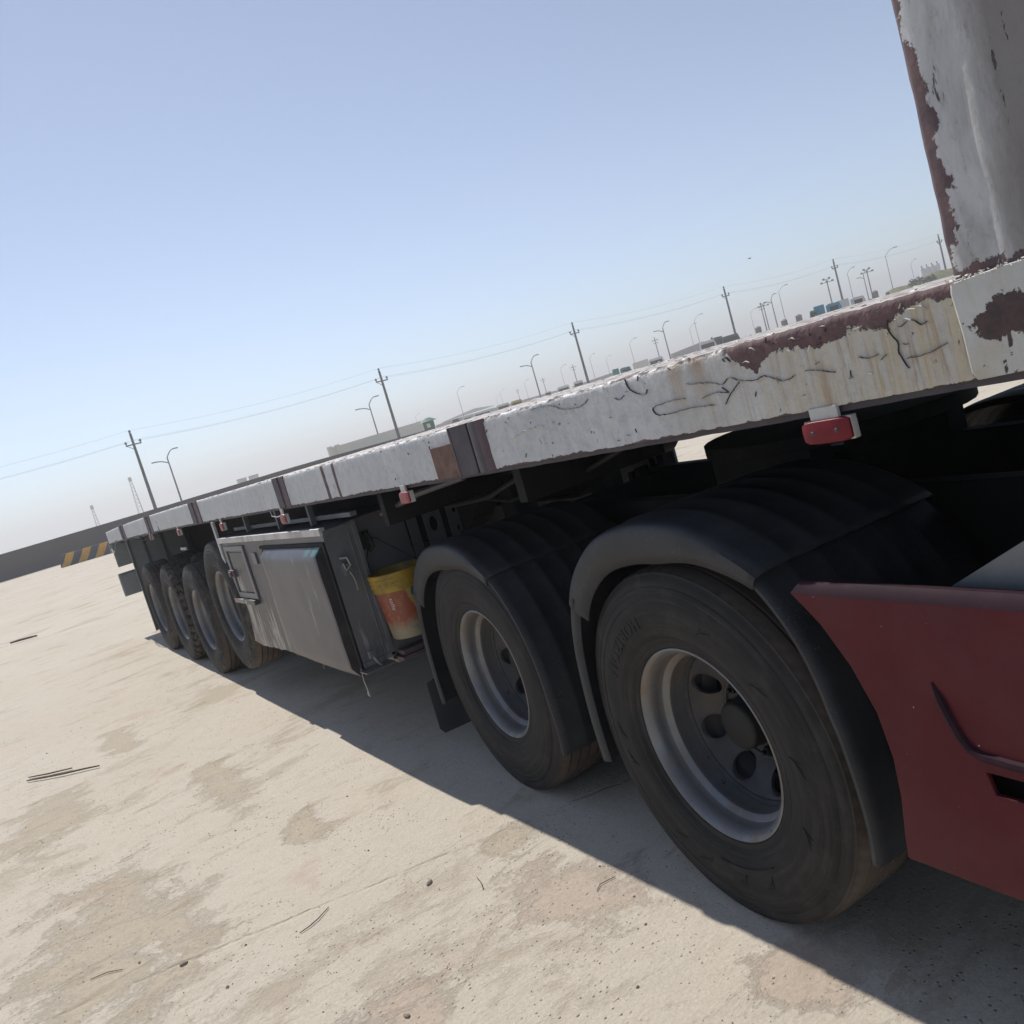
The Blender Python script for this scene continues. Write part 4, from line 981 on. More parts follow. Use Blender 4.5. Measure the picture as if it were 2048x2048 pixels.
# ------------------------------------------------------------------ bucket hanging on the box
BK = empty('bucket', (0.295, 4.33, 0.615), 'yellow-rimmed plastic bucket with a faded red and green label hanging beside the toolbox', 'bucket')
def lz(prof, n=40, mi=0, mb=None):
    b = mb or MB(); b0 = len(b.v); m2 = len(prof)
    for k in range(n):
        a = 2*math.pi*k/n
        for r, z in prof: b.v.append((r*math.cos(a), r*math.sin(a), z))
    for k in range(n):
        for j in range(m2-1): b.f.append([b0+k*m2+j, b0+k*m2+j+1, b0+((k+1) % n)*m2+j+1, b0+((k+1) % n)*m2+j]); b.mi.append(mi)
    return b
def mat_label():
    m = Mat('bucket_print', 0.5); o = m.coord(); x, y, z = m.sep(o)
    n = m.noise(o, 18, 8, 0.7)
    xx = m.math('ADD', x, m.math('MULTIPLY', m.math('SUBTRACT', n, 0.5), 0.06))
    edge = m.math('ADD', xx, m.math('MULTIPLY', z, 0.25))
    c = m.mix(m.step(edge, 0.028, 0.034), (0.25, 0.065, 0.035), (0.32, 0.25, 0.10))
    wp = m.step(m.noise(m.coord(scale=(1, 1, 0.5), off=(7, 2, 1)), 26, 9, 0.75), 0.54, 0.62)
    c = m.mix(m.math('MULTIPLY', wp, 0.65), c, (0.33, 0.27, 0.17))
    c = m.mix(m.step(edge, 0.052, 0.058), c, (0.04, 0.11, 0.09))
    low = m.step(m.math('ADD', z, m.math('MULTIPLY', n, 0.14)), 0.18, 0.13)
    c = m.mix(low, c, (0.27, 0.235, 0.165))
    gr = m.step(m.noise(m.coord(off=(1, 1, 4)), 14, 8, 0.7), 0.55, 0.72)
    c = m.mix(m.math('MULTIPLY', gr, 0.75), c, (0.15, 0.125, 0.095)); m.col(c); return m.m
M['label'] = mat_label(); M['yellow'] = simple('yellow_plastic', (0.34, 0.22, 0.02), 0.5, 0, 0.25, 14, 0.2, (0.10, 0.07, 0.03), 0.45)
MB.build(lz([(0.0, 0.0), (0.112, 0.0), (0.118, 0.006), (0.143, 0.285), (0.139, 0.285), (0.112, 0.01), (0.0, 0.01)]), 'bucket_body', M['label'], BK)
b = lz([(0.143, 0.262), (0.148, 0.265), (0.147, 0.29), (0.152, 0.292), (0.150, 0.315), (0.154, 0.318), (0.153, 0.338), (0.158, 0.342), (0.157, 0.362), (0.150, 0.366), (0.145, 0.36), (0.142, 0.27)])
rimb = MB.build(b, 'bucket_rim', M['yellow'], BK)
b = MB()
for k in range(24):
    a = 2*math.pi*k/24; a2 = a+0.13*(1 if k % 2 else -1)
    b.tube([(0.1495*math.cos(a), 0.1495*math.sin(a), 0.292), (0.1515*math.cos(a2), 0.1515*math.sin(a2), 0.316)], 0.0028, 5)
MB.build(b, 'rim_ribs', M['yellow'], rimb)
b = MB().tube([(-0.148, -0.01, 0.345), (-0.13, 0.02, 0.46), (-0.075, 0.07, 0.535), (-0.045, 0.10, 0.555), (-0.01, 0.10, 0.54), (0.07, 0.06, 0.45), (0.148, 0.0, 0.36)], 0.0028, 6)
MB.build(b, 'bucket_handle', M['chassis'], BK)
cu = bpy.data.curves.new('t', 'FONT'); cu.body = 'sollo'; cu.size = 0.032; cu.extrude = 0.0004; cu.space_character = 1.1
to = bpy.data.objects.new('t', cu); C.objects.link(to); bpy.context.view_layer.update()
me = bpy.data.meshes.new_from_object(to.evaluated_get(bpy.context.evaluated_depsgraph_get())); bpy.data.objects.remove(to)
for v in me.vertices:      # text runs down the left of the label
    x, y, z = v.co; a = R(214)+y/0.135; zz = 0.235-x; r_ = 0.119+(0.143-0.119)*(zz/0.285)+0.001+z
    v.co = (r_*math.cos(a), r_*math.sin(a), zz)
me.materials.append(M['white']); o = bpy.data.objects.new('label_lettering', me); C.objects.link(o); o.parent = BK.children[0]

# ------------------------------------------------------------------ debris on the ground
def stick(pts, r, label, group=None, name='stick'):
    c = Vector(pts[0]); b = MB(); P = []
    for i, p in enumerate(pts): P.append(Vector(p)-c)
    for p in P: p.z = (p.z+c.z)*0.35+r*0.8-c.z
    r *= 0.55; n = len(P); b.tube(P, [r*(0.6+0.5*math.sin(math.pi*(i+0.6)/(n+0.2))) for i in range(n)], 6)
    o = b.build(name, M['wood'], loc=c); return tag(o, label, 'stick', group)
stick([(-1.715, 7.345, 0.012), (-1.60, 7.21, 0.018), (-1.48, 7.08, 0.022), (-1.35, 6.97, 0.02), (-1.259, 6.886, 0.015)], 0.012, 'long thin dry stick lying on sunlit sand far left of the truck')
stick([(-1.70, 7.44, 0.01), (-1.58, 7.30, 0.014), (-1.42, 7.16, 0.016)], 0.010, 'shorter dry twig lying alongside the long stick at the left')
stick([(-1.604, 18.962, 0.03), (-1.45, 18.88, 0.04), (-1.30, 18.75, 0.04), (-1.158, 18.653, 0.03)], 0.035, 'grey scrap of wood far off on the bare ground at the left edge')
stick([(-0.942, 3.198, 0.004), (-0.90, 3.203, 0.009), (-0.86, 3.22, 0.010), (-0.803, 3.262, 0.006)], 0.0035, 'slender bent twig on open sand in the lower middle')
stick([(-1.62, 3.72, 0.004), (-1.56, 3.70, 0.008), (-1.51, 3.66, 0.006)], 0.003, 'tiny straight twig on the brown patch at lower left')
stick([(-0.37, 2.79, 0.004), (-0.355, 2.83, 0.008), (-0.345, 2.88, 0.006)], 0.003, 'short upright-pointing twig just outside the truck shadow')
stick([(-0.14, 2.40, 0.004), (-0.11, 2.42, 0.007), (-0.05, 2.41, 0.005)], 0.0025, 'thin straw beside the pinkish patch near the front wheel')
b = MB()
rnd = random.Random(11)
def pebble(b, x, y, s):
    c = Vector((x, y, s*0.3)); v = []
    for d in ((1, 0, 0), (-1, 0, 0), (0, 1, 0), (0, -1, 0), (0, 0, 1), (0, 0, -1)):
        v.append(c+Vector((d[0]*s*rnd.uniform(.6, 1.2), d[1]*s*rnd.uniform(.6, 1.2), d[2]*s*rnd.uniform(.4, .8))))
    b.add(v, [(0, 2, 4), (2, 1, 4), (1, 3, 4), (3, 0, 4), (2, 0, 5), (1, 2, 5), (3, 1, 5), (0, 3, 5)])
for i in range(5200):
    y = 0.6+rnd.random()**1.7*9; x = rnd.uniform(-0.55*y-0.9, 0.9)
    if noise.noise(Vector((x*1.1, y*1.1, 0.5))) < rnd.uniform(-0.5, 0.35): continue
    s = 0.0010+0.0018*rnd.random()+(0.004*rnd.random() if rnd.random() < 0.04 else 0)
    pebble(b, x, y, s*(1+0.10*y))
tag(b.build('gravel', M['stone'], smooth=0), 'loose grit and small pebbles scattered over the pale ground', 'gravel', kind='stuff')
def clod(x, y, s, label):
    bb = MB(); bm = bmesh.new(); bmesh.ops.create_icosphere(bm, subdivisions=2, radius=s)
    for v in bm.verts: v.co = Vector((v.co.x*1.5, v.co.y, v.co.z*0.55))*(1+0.5*noise.noise(v.co/s+Vector((x, y, 0))))
    me = bpy.data.meshes.new('stone'); bm.to_mesh(me); bm.free(); me.materials.append(M['stone'])
    o = bpy.data.objects.new('stone', me); C.objects.link(o); o.location = (x, y, s*0.3); o.rotation_euler = (0, 0, x*5); tag(o, label, 'stone')
clod(-0.475, 3.03, 0.011, 'dark oblong clod on open sand left of the shadow edge')
clod(-0.86, 2.42, 0.008, 'small rounded dark stone near the bottom middle of the sand')
clod(-1.32, 3.45, 0.011, 'rounded clod beside the brown patch at lower left')

# ------------------------------------------------------------------ background
def at(az, d, z=0.0): return Vector((CAM.x+d*math.sin(R(az)), d*math.cos(R(az)), z))
# grey perimeter wall at the left
def wall(name, pts, mat, th, label, cat='wall', extras=None):
    """pts: (x, y, height) along the foot"""
    c = Vector((pts[0][0], pts[0][1], 0)); b = MB(); n = len(pts)
    for i, (x, y, h) in enumerate(pts):
        a = pts[max(i-1, 0)]; e = pts[min(i+1, n-1)]; d = Vector((e[0]-a[0], e[1]-a[1], 0)).normalized(); q = Vector((-d.y, d.x, 0))*th*0.5
        for s_, z in ((-1, 0), (-1, h), (1, h), (1, 0)): b.v.append(tuple(Vector((x, y, z))+q*s_-c))
    for i in range(n-1):
        for j in range(4): b.f.append([i*4+j, i*4+(j+1) % 4, (i+1)*4+(j+1) % 4, (i+1)*4+j]); b.mi.append(0)
    b.f.append([0, 1, 2, 3]); b.mi.append(0); e = (n-1)*4; b.f.append([e, e+1, e+2, e+3]); b.mi.append(0)
    o = b.build(name, mat, smooth=0, loc=c)
    if extras: extras(o)
    return tag(o, label, cat)
wall('perimeter_wall', [(-40, 70, 1.80), (-1.3, 70, 1.84), (6, 70.2, 1.88), (11, 70.5, 1.92), (20, 71, 2.05), (24, 71.5, 2.06), (30, 72, 1.98), (36, 73, 1.93)], M['wall'], 0.3, 'long dark grey boundary wall running behind the trailer tail')
# striped concrete barrier
BR = empty('concrete_barrier', (3.3, 59.0, 0), 'low concrete barrier with diagonal black and yellow stripes before the grey wall', 'barrier', rz=R(-18))
b = MB(); sec = [(-0.30, 0), (-0.30, 0.12), (-0.15, 0.30), (-0.11, 0.76), (0.11, 0.76), (0.15, 0.30), (0.30, 0.12), (0.30, 0)]
b.plate(sec, [], lambda a, c, d: (-1.35+d, a, c), 2.9)
MB.build(b, 'barrier_body', M['veh_dark'], BR)
M['stripe'] = simple('stripe_yellow', (0.62, 0.33, 0.06), 0.7, 0, 0.2, 3)
for k in range(3):
    x0 = -1.33+0.98*k; w_ = 0.5
    b = MB(); f0 = [(-0.304, 0.0), (-0.304, 0.12), (-0.154, 0.30), (-0.114, 0.76)]; hs = [0, 0.12, 0.30, 0.76]
    for (yy_, zz) in f0:
        s_ = x0+0.45*zz/0.76; b.v += [(s_, yy_, zz), (s_+w_, yy_, zz)]
    for j in range(3): b.f.append([j*2, j*2+1, j*2+3, j*2+2]); b.mi.append(0)
    o = MB.build(b, 'yellow_stripe', M['stripe'], BR, smooth=0); o.modifiers.new('s', 'SOLIDIFY').thickness = 0.004

# power line: poles 10 m tall on a straight line
def power_pole():
    r = empty('power_pole', (0, 0, 0), '', 'utility pole', 'power poles along the road')
    MB.build(MB().tube([(0, 0, 0), (0, 0, 9.75)], [0.19, 0.12], 10), 'pole', M['pole'], r)
    MB.build(MB().box(-0.75, 0.75, -0.05, 0.05, 8.55, 8.67), 'crossarm', M['pole'], r)
    ins = lambda: MB().tube([(0, 0, 0), (0, 0, 0.10), (0, 0, 0.12), (0, 0, 0.22), (0, 0, 0.24), (0, 0, 0.34)], [0.05, 0.05, 0.13, 0.13, 0.10, 0.05], 8)
    for (x, z) in ((-0.68, 8.67), (0.68, 8.67), (0, 9.72)): MB.build(ins(), 'insulator', M['pole'], r, loc=(x, 0, z))
    MB.build(MB().tube([(-0.7, 0, 8.6), (0, 0, 8.1)], 0.03, 5), 'brace', M['pole'], r)
    return r
pp = power_pole()
PX = [(-14.0, 90.5, 'out past the left edge of the grey wall'), (13.4, 91.8, 'leftmost in view, above the grey wall beside a street lamp'), (39.9, 89.5, 'before the long beige wall'), (68.0, 90.0, 'between the guard booth and the green truck'), (96.5, 90.3, 'above the small white trucks right of centre'), (119.5, 88.5, 'above the white truck beside the blue truck'), (149.5, 89.0, 'rightmost, close to the headboard post')]
for i, (x, y, t) in enumerate(PX):
    o = pp if i == 0 else copy_tree(pp); o.location = (x, y, 0); o['label'] = 'tall power pole, '+t
for nm, dx, z, lab in (('power_line', 0, 10.04, 'topmost thin overhead wire along the power poles'), ('power_line', -0.68, 9.0, 'thin overhead wire on the left insulators of the poles'), ('power_line', 0.68, 9.0, 'thin overhead wire on the right insulators of the poles')):
    b = MB(); ends = [(-42, 91)]+[(x, y) for x, y, _ in PX]+[(178, 89), (206, 89)]; P = []
    for i in range(len(ends)-1):
        for k in range(12):
            t = k/12; P.append((ends[i][0]+(ends[i+1][0]-ends[i][0])*t, ends[i][1]+(ends[i+1][1]-ends[i][1])*t+dx*0.8, z-0.55*4*t*(1-t)))
    P.append((ends[-1][0], ends[-1][1]+dx*0.8, z)); b.tube(P, 0.010, 4, cap=False)
    tag(b.build(nm, M['wire']), lab, 'power line', 'overhead wires')

# street lamps
def lamp_post(h, arms, name='street_lamp', r=0.09):
    root = empty(name, (0, 0, 0), '', 'street lamp', 'street lamps beyond the deck')
    MB.build(MB().tube([(0, 0, 0), (0, 0, h)], [r, r*0.6], 8), 'pole', M['lamp_metal'], root)
    for (z, dx, dz) in arms:
        P = [(dx*t, 0, z+dz*math.sin(t*math.pi/2)) for t in (0, 0.25, 0.5, 0.75, 1)]
        a = MB.build(MB().tube(P, r*0.5, 6), 'arm', M['lamp_metal'], root)
        e = P[-1]; s_ = 1 if dx > 0 else -1
        MB.build(MB().box(min(e[0], e[0]+s_*0.7), max(e[0], e[0]+s_*0.7), -0.13, 0.13, e[2]-0.05, e[2]+0.08), 'lamp_head', M['lamp_metal'], a, bevel=0.02)
    return root
A = lamp_post(7.8, [(7.8, 1.1, 0.9), (7.1, -1.5, 0.45)], r=0.13)
YL = 115
for i, (tn, t) in enumerate(((0.19, 'left of the trailer tail beside the first power pole'), (0.436, 'above the beige wall'), (0.6855, 'between the booth and the middle of the deck'), (0.936, 'above the parked white vans'), (1.186, 'in the cluster left of the blue truck'), (1.44, 'right of the blue truck'))):
    o = A if i == 0 else copy_tree(A); o.location = (CAM.x+YL*tn, YL, 0); o.rotation_euler = (0, 0, 0.35 if i == 0 else 0.0); o['label'] = 'double-armed street lamp '+t
B = lamp_post(9.0, [(9.0, 1.6, 1.0)], r=0.075)
for i, (az, el, t) in enumerate(((56.6, 2.8, 'tall behind the flood light cluster near the headboard'), (50.4, 2.6, 'over the gap left of the blue truck'), (54.4, 2.42, 'behind the blue truck'), (45.1, 2.4, 'over the gap between white vans'), (40.85, 2.15, 'left of a double-armed lamp over the deck'), (38.15, 1.95, 'above the green truck'), (39.15, 1.55, 'just right of the green truck'), (36.15, 1.8, 'over the parked white cars'), (33.65, 1.55, 'right of the yellow vehicle'), (48.5, 1.75, 'faint, left of the bollards'), (29.25, 2.3, 'very tall and faint behind the gabled building'), (57.8, 1.8, 'beside the white silos'), (31.95, 1.38, 'faint behind the white cars'), (31.6, 1.1, 'lowest and faintest in front of the gabled building'), (26.2, 1.4, 'small behind the beige wall left of the booth'), (44.7, 1.95, 'close left of the curved lamp by the white vans'))):
    d = 8.4/math.tan(R(el)); p = at(az, d)
    o = B if i == 0 else copy_tree(B); o.location = p; o.rotation_euler = (0, 0, -R(az)*0.6+0.2*(i % 3)); o['label'] = 'curved single-arm street lamp, '+t
F = empty('flood_light_mast', (0, 0, 0), '', 'flood light', 'flood light masts')
MB.build(MB().tube([(0, 0, 0), (0, 0, 8.2)], [0.14, 0.10], 8), 'pole', M['lamp_metal'], F)
MB.build(MB().box(-1.0, 1.0, -0.05, 0.05, 7.9, 8.0).box(-0.5, 0.5, -0.05, 0.05, 8.4, 8.5).tube([(0, 0, 8.0), (0, 0, 8.5)], 0.05, 6), 'crossarm', M['lamp_metal'], F)
for x, z in ((-1.0, 7.95), (0, 8.0), (1.0, 7.95), (-0.5, 8.55), (0.5, 8.55)): MB.build(MB().box(-0.22, 0.22, -0.2, 0.2, -0.1, 0.22), 'flood_lamp', M['lamp_metal'], F, bevel=0.03, loc=(x, 0, z))
for i, (az, el, t) in enumerate(((55.45, 2.1, 'beside the white truck above the deck'), (53.2, 2.25, 'close to the pole above the blue truck'), (49.35, 1.95, 'in the lamp cluster above the deck'))):
    o = F if i == 0 else copy_tree(F); d = 7.1/math.tan(R(el)); o.location = at(az, d); o.rotation_euler = (0, 0, -R(az)); o['label'] = 'flood light mast with several lamps, '+t
T = empty('utility_pole', (0, 0, 0), '', 'utility pole', 'small distant utility poles')
MB.build(MB().tube([(0, 0, 0), (0, 0, 10)], [0.2, 0.12], 6), 'pole', M['pole'], T)
MB.build(MB().box(-1.0, 1.0, -0.08, 0.08, 9.0, 9.18).box(-0.7, 0.7, -0.08, 0.08, 8.2, 8.35), 'crossarm', M['pole'], T)
for i, (az, el, t) in enumerate(((42.45, 1.84, 'right of the green truck'), (36.97, 1.66, 'over the parked white cars'), (34.87, 1.4, 'near the double-armed lamp in the middle'), (33.08, 1.17, 'above the yellow vehicle'), (49.2, 2.0, 'left in the lamp cluster'))):
    o = T if i == 0 else copy_tree(T); d = 8.4/math.tan(R(el)); o.location = at(az, d); o.rotation_euler = (0, 0, -R(az)); o['label'] = 'small distant T-shaped utility pole, '+t
# lattice masts
def lattice(h, wd, az, d, label):
    b = MB(); n = int(h/1.6)
    for s_ in ((-1, -1), (1, -1), (1, 1), (-1, 1)): b.tube([(s_[0]*wd/2, s_[1]*wd/2, 0), (s_[0]*wd/6, s_[1]*wd/6, h)], 0.10, 4)
    for k in range(n):
        z0, z1 = h*k/n, h*(k+1)/n; a = wd/2*(1-0.66*k/n); c = wd/2*(1-0.66*(k+1)/n)
        b.tube([(-a, -a, z0), (c, -c, z1)], 0.06, 3).tube([(a, -a, z0), (-c, -c, z1)], 0.06, 3).tube([(a, -a, z0), (c, c, z1)], 0.06, 3)
    root = empty('lattice_mast', at(az, d), label, 'radio mast', 'lattice masts')
    MB.build(b, 'mast_frame', M['pole'], root); MB.build(MB().box(-0.6, 0.6, -0.6, 0.6, h-1.5, h+0.4), 'antenna', M['pole'], root, bevel=0.1)
lattice(18.5, 2.2, 8.35, 400, 'taller faint lattice mast left of the first power pole')
lattice(12.0, 1.6, 5.87, 420, 'shorter faint lattice mast, farthest left above the grey wall')

# beige wall, booth, gabled building, other walls
def h_at(el, d): return CAM.z+d*math.tan(R(el))
p0 = at(20.2, 112); p1 = at(26.55, 117)
def piers(o):
    for k in (0.02, 0.09): MB.build(MB().box(-0.25, 0.25, -0.35, 0.35, 0, 3.45), 'wall_pier', M['wall_beige'], o, loc=(Vector((p1.x-p0.x, p1.y-p0.y, 0))*k))
wall('beige_wall', [(p0.x, p0.y, h_at(0.84, 112)), (p1.x, p1.y, h_at(0.90, 117))], M['wall_beige'], 0.4, 'high beige perimeter wall with a double pier at its left end', extras=piers)
p0 = at(27.3, 190); p1 = at(28.0, 190); p2 = at(36, 230)
wall('boundary_wall', [(p0.x, p0.y, h_at(0.35, 190)), (p1.x, p1.y, h_at(0.40, 190)), (p2.x, p2.y, h_at(0.34, 230))], M['wall_grey'], 0.4, 'low grey wall behind the parked cars right of the booth')
p0 = at(36.6, 170); p1 = at(39.4, 170)
wall('boundary_wall', [(p0.x, p0.y, h_at(0.30, 170)), (p1.x, p1.y, h_at(0.44, 170))], M['wall_grey'], 0.4, 'grey wall rising just left of the green truck')
p0 = at(43.2, 160); p1 = at(45.3, 165)
wall('boundary_wall', [(p0.x, p0.y, h_at(0.52, 160)), (p1.x, p1.y, h_at(0.72, 165))], M['wall_grey'], 0.4, 'grey wall section between the white vans right of centre')
p0 = at(40.7, 150); p1 = at(41.7, 150)
wall('boundary_wall', [(p0.x, p0.y, h_at(0.62, 150)), (p1.x, p1.y, h_at(0.66, 150))], M['wall_beige'], 2.0, 'pale beige block wall right of the green truck')
G = empty('gabled_building', at(29.5, 300), 'low brown building with a shallow gabled roof far beyond the deck', 'building', rz=-R(29.5))
w1, w2, hg = -9.0, 9.5, h_at(0.42, 300)
MB.build(MB().box(w1, w2, 0, 8, 0, hg), 'wall', M['wall_beige'], G)
MB.build(MB().add([(w1-.5, -.4, hg), (w2+.5, -.4, hg+0.6), (3.0, -.4, hg+1.55), (w1-.5, 8.4, hg), (w2+.5, 8.4, hg+0.6), (3.0, 8.4, hg+1.55)], [(0, 1, 2), (3, 5, 4), (0, 2, 5, 3), (1, 4, 5, 2), (0, 3, 4, 1)]), 'roof', M['wall_grey'], G)
MB.build(MB().box(4.5, 6.5, -0.06, 0, 0, 2.6), 'door', M['veh_dark'], G)
K = empty('guard_booth', at(26.9, 98), 'small dark green guard booth with an overhanging roof at the end of the beige wall', 'booth', rz=-R(26.9))
MB.build(MB().box(-0.62, 0.62, 0, 1.3, 0, 2.9), 'booth_wall', M['booth'], K)
MB.build(MB().add([(-1.0, -.4, 2.9), (1.0, -.4, 2.9), (1.0, 1.7, 2.9), (-1.0, 1.7, 2.9), (-.25, .3, 3.3), (.25, .3, 3.3), (.25, .9, 3.3), (-.25, .9, 3.3)], [(0, 3, 2, 1), (4, 5, 6, 7), (0, 1, 5, 4), (1, 2, 6, 5), (2, 3, 7, 6), (3, 0, 4, 7)]), 'booth_roof', M['booth'], K)
MB.build(MB().box(-0.25, 0.15, -0.02, 0, 2.2, 2.65), 'window', M['white'], K)

# vehicles
def vehicle(az, d, h, ln, body, label, kind='van', rz=None, cargo=None):
    nm = {'van': 'parked_van', 'truck': 'parked_truck', 'car': 'parked_car'}[kind]
    root = empty(nm, at(az, d), label, kind, 'vehicles parked on the lot', rz=(rz if rz is not None else -R(az)))
    L = ln/2
    if kind == 'van':
        b = MB().plate([(-L, 0.45), (-L, h-0.12), (-L+0.15, h), (L*0.55, h), (L*0.78, h*0.62), (L*0.98, h*0.55), (L, 0.45)], [], lambda a, c, e: (a, -0.9+e, c), 1.8)
        MB.build(b, 'body', body, root, bevel=0.05)
        MB.build(MB().box(-L*0.85, L*0.5, -0.915, -0.905, h*0.66, h*0.88), 'window', M['veh_glass'], root)
    elif kind == 'car':
        b = MB().plate([(-L, 0.4), (-L, h*0.58), (-L*0.75, h*0.62), (-L*0.5, h), (L*0.3, h), (L*0.55, h*0.65), (L, h*0.58), (L, 0.4)], [], lambda a, c, e: (a, -0.85+e, c), 1.7)
        MB.build(b, 'body', body, root, bevel=0.05)
        MB.build(MB().box(-L*0.45, L*0.28, -0.865, -0.855, h*0.68, h*0.93), 'window', M['veh_glass'], root)
    else:
        cl = L-1.7
        b = MB().plate([(cl, 0.6), (cl, h*0.92), (cl+0.3, h*0.96), (L-0.35, h*0.94), (L-0.05, h*0.55), (L, 0.6)], [], lambda a, c, e: (a, -1.1+e, c), 2.2)
        MB.build(b, 'cab', body, root, bevel=0.06)
        MB.build(MB().box(-L, cl-0.15, -1.2, 1.2, 1.0, h), 'cargo_body', cargo or body, root, bevel=0.03)
        MB.build(MB().box(cl+0.35, L-0.5, -1.12, -1.105, h*0.62, h*0.85), 'window', M['veh_glass'], root)
        MB.build(MB().box(-L, L-0.3, -0.4, 0.4, 0.7, 1.0), 'chassis', M['veh_dark'], root)
    for sx in (-0.62, 0.62):
        wv = MB()
        for yy_ in (-0.85, 0.65):
            pts = [(sx*ln*0.5+0.36*math.cos(q*math.pi/6), 0.36+0.36*math.sin(q*math.pi/6)) for q in range(12)]
            wv.plate(pts, [], lambda a, c, e, yy_=yy_: (a, yy_-0.08+e, c), 0.22)
        MB.build(wv, 'wheel', M['veh_dark'], root)
V = M
vehicle(52.95, 100, h_at(0.80, 100), 2.9, V['veh_blue'], 'bright blue truck parked beside a white truck beyond the deck', 'truck', rz=-R(52.9), cargo=V['veh_blue'])
vehicle(52.1, 99, h_at(0.62, 99), 1.6, V['veh_teal'], 'darker blue car nose left of the blue truck', 'car')
vehicle(54.3, 104, h_at(0.74, 104), 3.1, V['veh_white'], 'white box truck parked right of the blue truck', 'truck')
vehicle(40.0, 118, h_at(0.60, 118), 2.7, V['veh_teal'], 'teal green truck alone between lamp posts', 'truck')
vehicle(42.3, 130, h_at(0.56, 130), 2.6, V['veh_white'], 'white van right of the pale block wall', 'van')
vehicle(45.65, 122, h_at(0.68, 122), 2.6, V['veh_white'], 'white van at the right end of the grey wall', 'van')
vehicle(46.3, 126, h_at(0.80, 126), 1.6, V['veh_dark'], 'dark truck behind the white van', 'truck')
vehicle(47.1, 118, h_at(0.62, 118), 2.6, V['veh_dark'], 'dark grey van below the fourth power pole', 'van')
vehicle(37.1, 124, h_at(0.54, 124), 1.7, V['veh_white'], 'white van at the foot of the third power pole', 'van')
vehicle(36.1, 128, h_at(0.50, 128), 2.2, V['veh_white'], 'white van second in the row left of the third power pole', 'van')
vehicle(35.0, 132, h_at(0.42, 132), 2.2, V['veh_white'], 'low white car at the foot of the middle double lamp', 'car')
vehicle(32.9, 128, h_at(0.46, 128), 2.0, V['veh_yellow'], 'yellow pickup among the white cars', 'van')
vehicle(32.0, 131, h_at(0.48, 131), 2.4, V['veh_white'], 'white van just left of the yellow pickup', 'van')
vehicle(30.6, 134, h_at(0.42, 134), 3.4, V['veh_white'], 'white van before the gabled building', 'van')
vehicle(29.5, 137, h_at(0.34, 137), 3.0, V['veh_white'], 'white car at the left end of the parked row', 'car')
vehicle(28.7, 140, h_at(0.40, 140), 2.4, V['veh_dark'], 'dark car nearest the guard booth', 'car')
# bollards
for i, (az, el, t) in enumerate(((48.72, 0.56, 'leftmost'), (50.30, 0.52, 'at the foot of the curved lamp'), (51.18, 0.56, 'just left of the blue truck'), (55.6, 0.64, 'right of the white truck, beside the flood light mast'))):
    d = 96; h_ = h_at(el, d); b = MB().plate([(-0.22, -0.22), (0.22, -0.22), (0.22, 0.22), (-0.22, 0.22)], [], lambda a, c, e: (a, c, e*h_), 1.0)
    n0 = len(b.v); b.add([(-.28, -.28, h_), (.28, -.28, h_), (.28, .28, h_), (-.28, .28, h_), (0, 0, h_+0.18)], [(0, 1, 4), (1, 2, 4), (2, 3, 4), (3, 0, 4), (0, 3, 2, 1)])
    tag(b.build('concrete_pillar', M['concrete'], loc=at(az, d)), 'squat concrete gate pillar, '+t, 'pillar', 'gate pillars beyond the deck')
# silos
for k in range(4):
    az = 58.30+0.27*k; d = 210; p = at(az, d)
    root = empty('storage_silo', p, 'white cylindrical silo, %s of the row near the headboard' % ('first from left', 'second from left', 'third from left', 'rightmost')[k], 'silo', 'row of white silos')
    MB.build(lz([(0, 0), (0.47, 0), (0.47, 5.7), (0.30, 6.0), (0, 6.1)], 20), 'tank', M['veh_white'], root)
    MB.build(MB().tube([(0, 0, 6.0), (0, 0, 6.4)], 0.12, 6), 'vent', M['lamp_metal'], root)
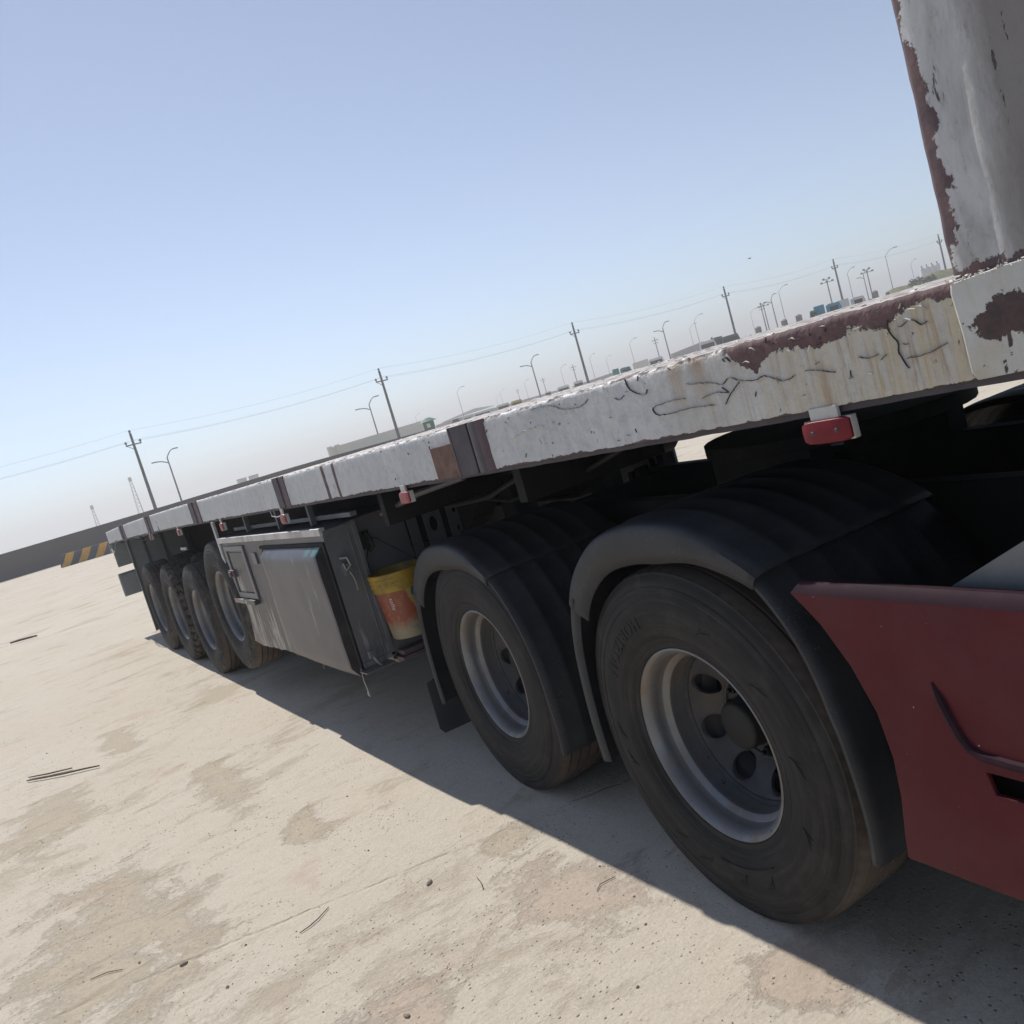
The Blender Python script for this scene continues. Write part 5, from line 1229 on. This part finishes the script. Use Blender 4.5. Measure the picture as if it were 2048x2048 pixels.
# scrub covered bank and bushes
b = MB(); n = 40; c0 = at(56.3, 170); c1 = at(63, 175)
for i in range(n+1):
    t = i/n; p = c0.lerp(c1, t); hh = h_at(0.42+0.32*min(1, t*2.6), 170)+0.35*noise.noise(Vector((t*9, 0, 0)))
    d = (c1-c0).normalized(); q = Vector((-d.y, d.x, 0))
    for s_, k in ((-6, 0), (-3, 0.6), (-0.5, 1.0), (2, 1.0), (6, 0)): b.v.append(tuple(p+q*s_+Vector((0, 0, hh*k))))
for i in range(n):
    for j in range(4): b.f.append([i*5+j, i*5+j+1, (i+1)*5+j+1, (i+1)*5+j]); b.mi.append(0)
tag(b.build('earth_bank', M['green']), kind='structure')
for az, s_, t in ((57.9, 1.1, 'left of the silos'), (58.6, 0.8, 'at the foot of the silos')):
    root = empty('bush', at(az, 162), 'round dark bush on the bank '+t, 'bush', 'bushes on the bank')
    b = MB(); rr = random.Random(int(az*10))
    for k in range(260):
        v = Vector((rr.gauss(0, 1), rr.gauss(0, 1), rr.gauss(0, 1))).normalized()*rr.uniform(0.5, 1.0)*s_*1.4; v.z = abs(v.z)*0.8+2.6
        d = Vector((rr.uniform(-1, 1), rr.uniform(-1, 1), rr.uniform(-1, 1)))*0.22; e = Vector((rr.uniform(-1, 1), rr.uniform(-1, 1), rr.uniform(-1, 1)))*0.22
        b.add([v-d, v+e, v+d], [(0, 1, 2)])
    MB.build(b, 'foliage', M['leaf'], root, smooth=0); MB.build(MB().tube([(0, 0, 0), (0.1, 0, 1.6), (0, 0, 3.2)], [0.12, 0.09, 0.04], 6), 'stem', M['wood'], root)
# cabins on the skyline beyond the tail
for k, az in enumerate((14.6, 15.35)):
    d = 260; root = empty('site_cabin', at(az, d), 'small grey cabin on the skyline, %s one of the pair above the trailer tail' % ('left', 'right')[k], 'cabin', 'pair of cabins')
    MB.build(MB().box(-1.1, 1.1, 0, 2.4, 0, h_at(0.52, d)), 'cabin_wall', M['wall_grey'], root); MB.build(MB().box(-1.25, 1.25, -0.1, 2.5, h_at(0.52, d), h_at(0.55, d)), 'cabin_roof', M['veh_dark'], root)
    MB.build(MB().box(-0.4, 0.4, -0.03, 0, 1.8, 2.8), 'window', M['veh_glass'], root)
# bird
BD = empty('bird', (0, 0, 0), 'single small bird gliding in the sky above the power line', 'bird'); BD.location = at(49.23, 60, h_at(4.75, 60))
MB.build(MB().tube([(-0.14, 0, 0), (-0.08, 0, 0.01), (0.02, 0, 0.01), (0.10, 0, 0.0), (0.15, 0, -0.005)], [0.01, 0.03, 0.04, 0.022, 0.008], 7), 'body', M['veh_dark'], BD)
for s_ in (-1, 1): MB.build(MB().add([(-0.04, 0, 0.01), (0.05, 0, 0.01), (0.03, s_*0.16, 0.05), (-0.03, s_*0.15, 0.045), (0.0, s_*0.30, 0.03)], [(0, 1, 2, 3), (3, 2, 4)]), 'wing', M['veh_dark'], BD)

# ------------------------------------------------------------------ haze
hz = MB().box(-1550, 1550, -70, 1550, -1.0, 32.0)
hm = bpy.data.materials.new('haze'); hm.use_nodes = True; hm.node_tree.nodes.clear()
pv = hm.node_tree.nodes.new('ShaderNodeVolumePrincipled'); pv.inputs['Color'].default_value = (0.97, 0.965, 0.965, 1); pv.inputs['Density'].default_value = 0.0017; pv.inputs['Anisotropy'].default_value = 0.3
mo = hm.node_tree.nodes.new('ShaderNodeOutputMaterial'); hm.node_tree.links.new(pv.outputs[0], mo.inputs['Volume'])
tag(hz.build('haze', hm, smooth=0), kind='stuff')
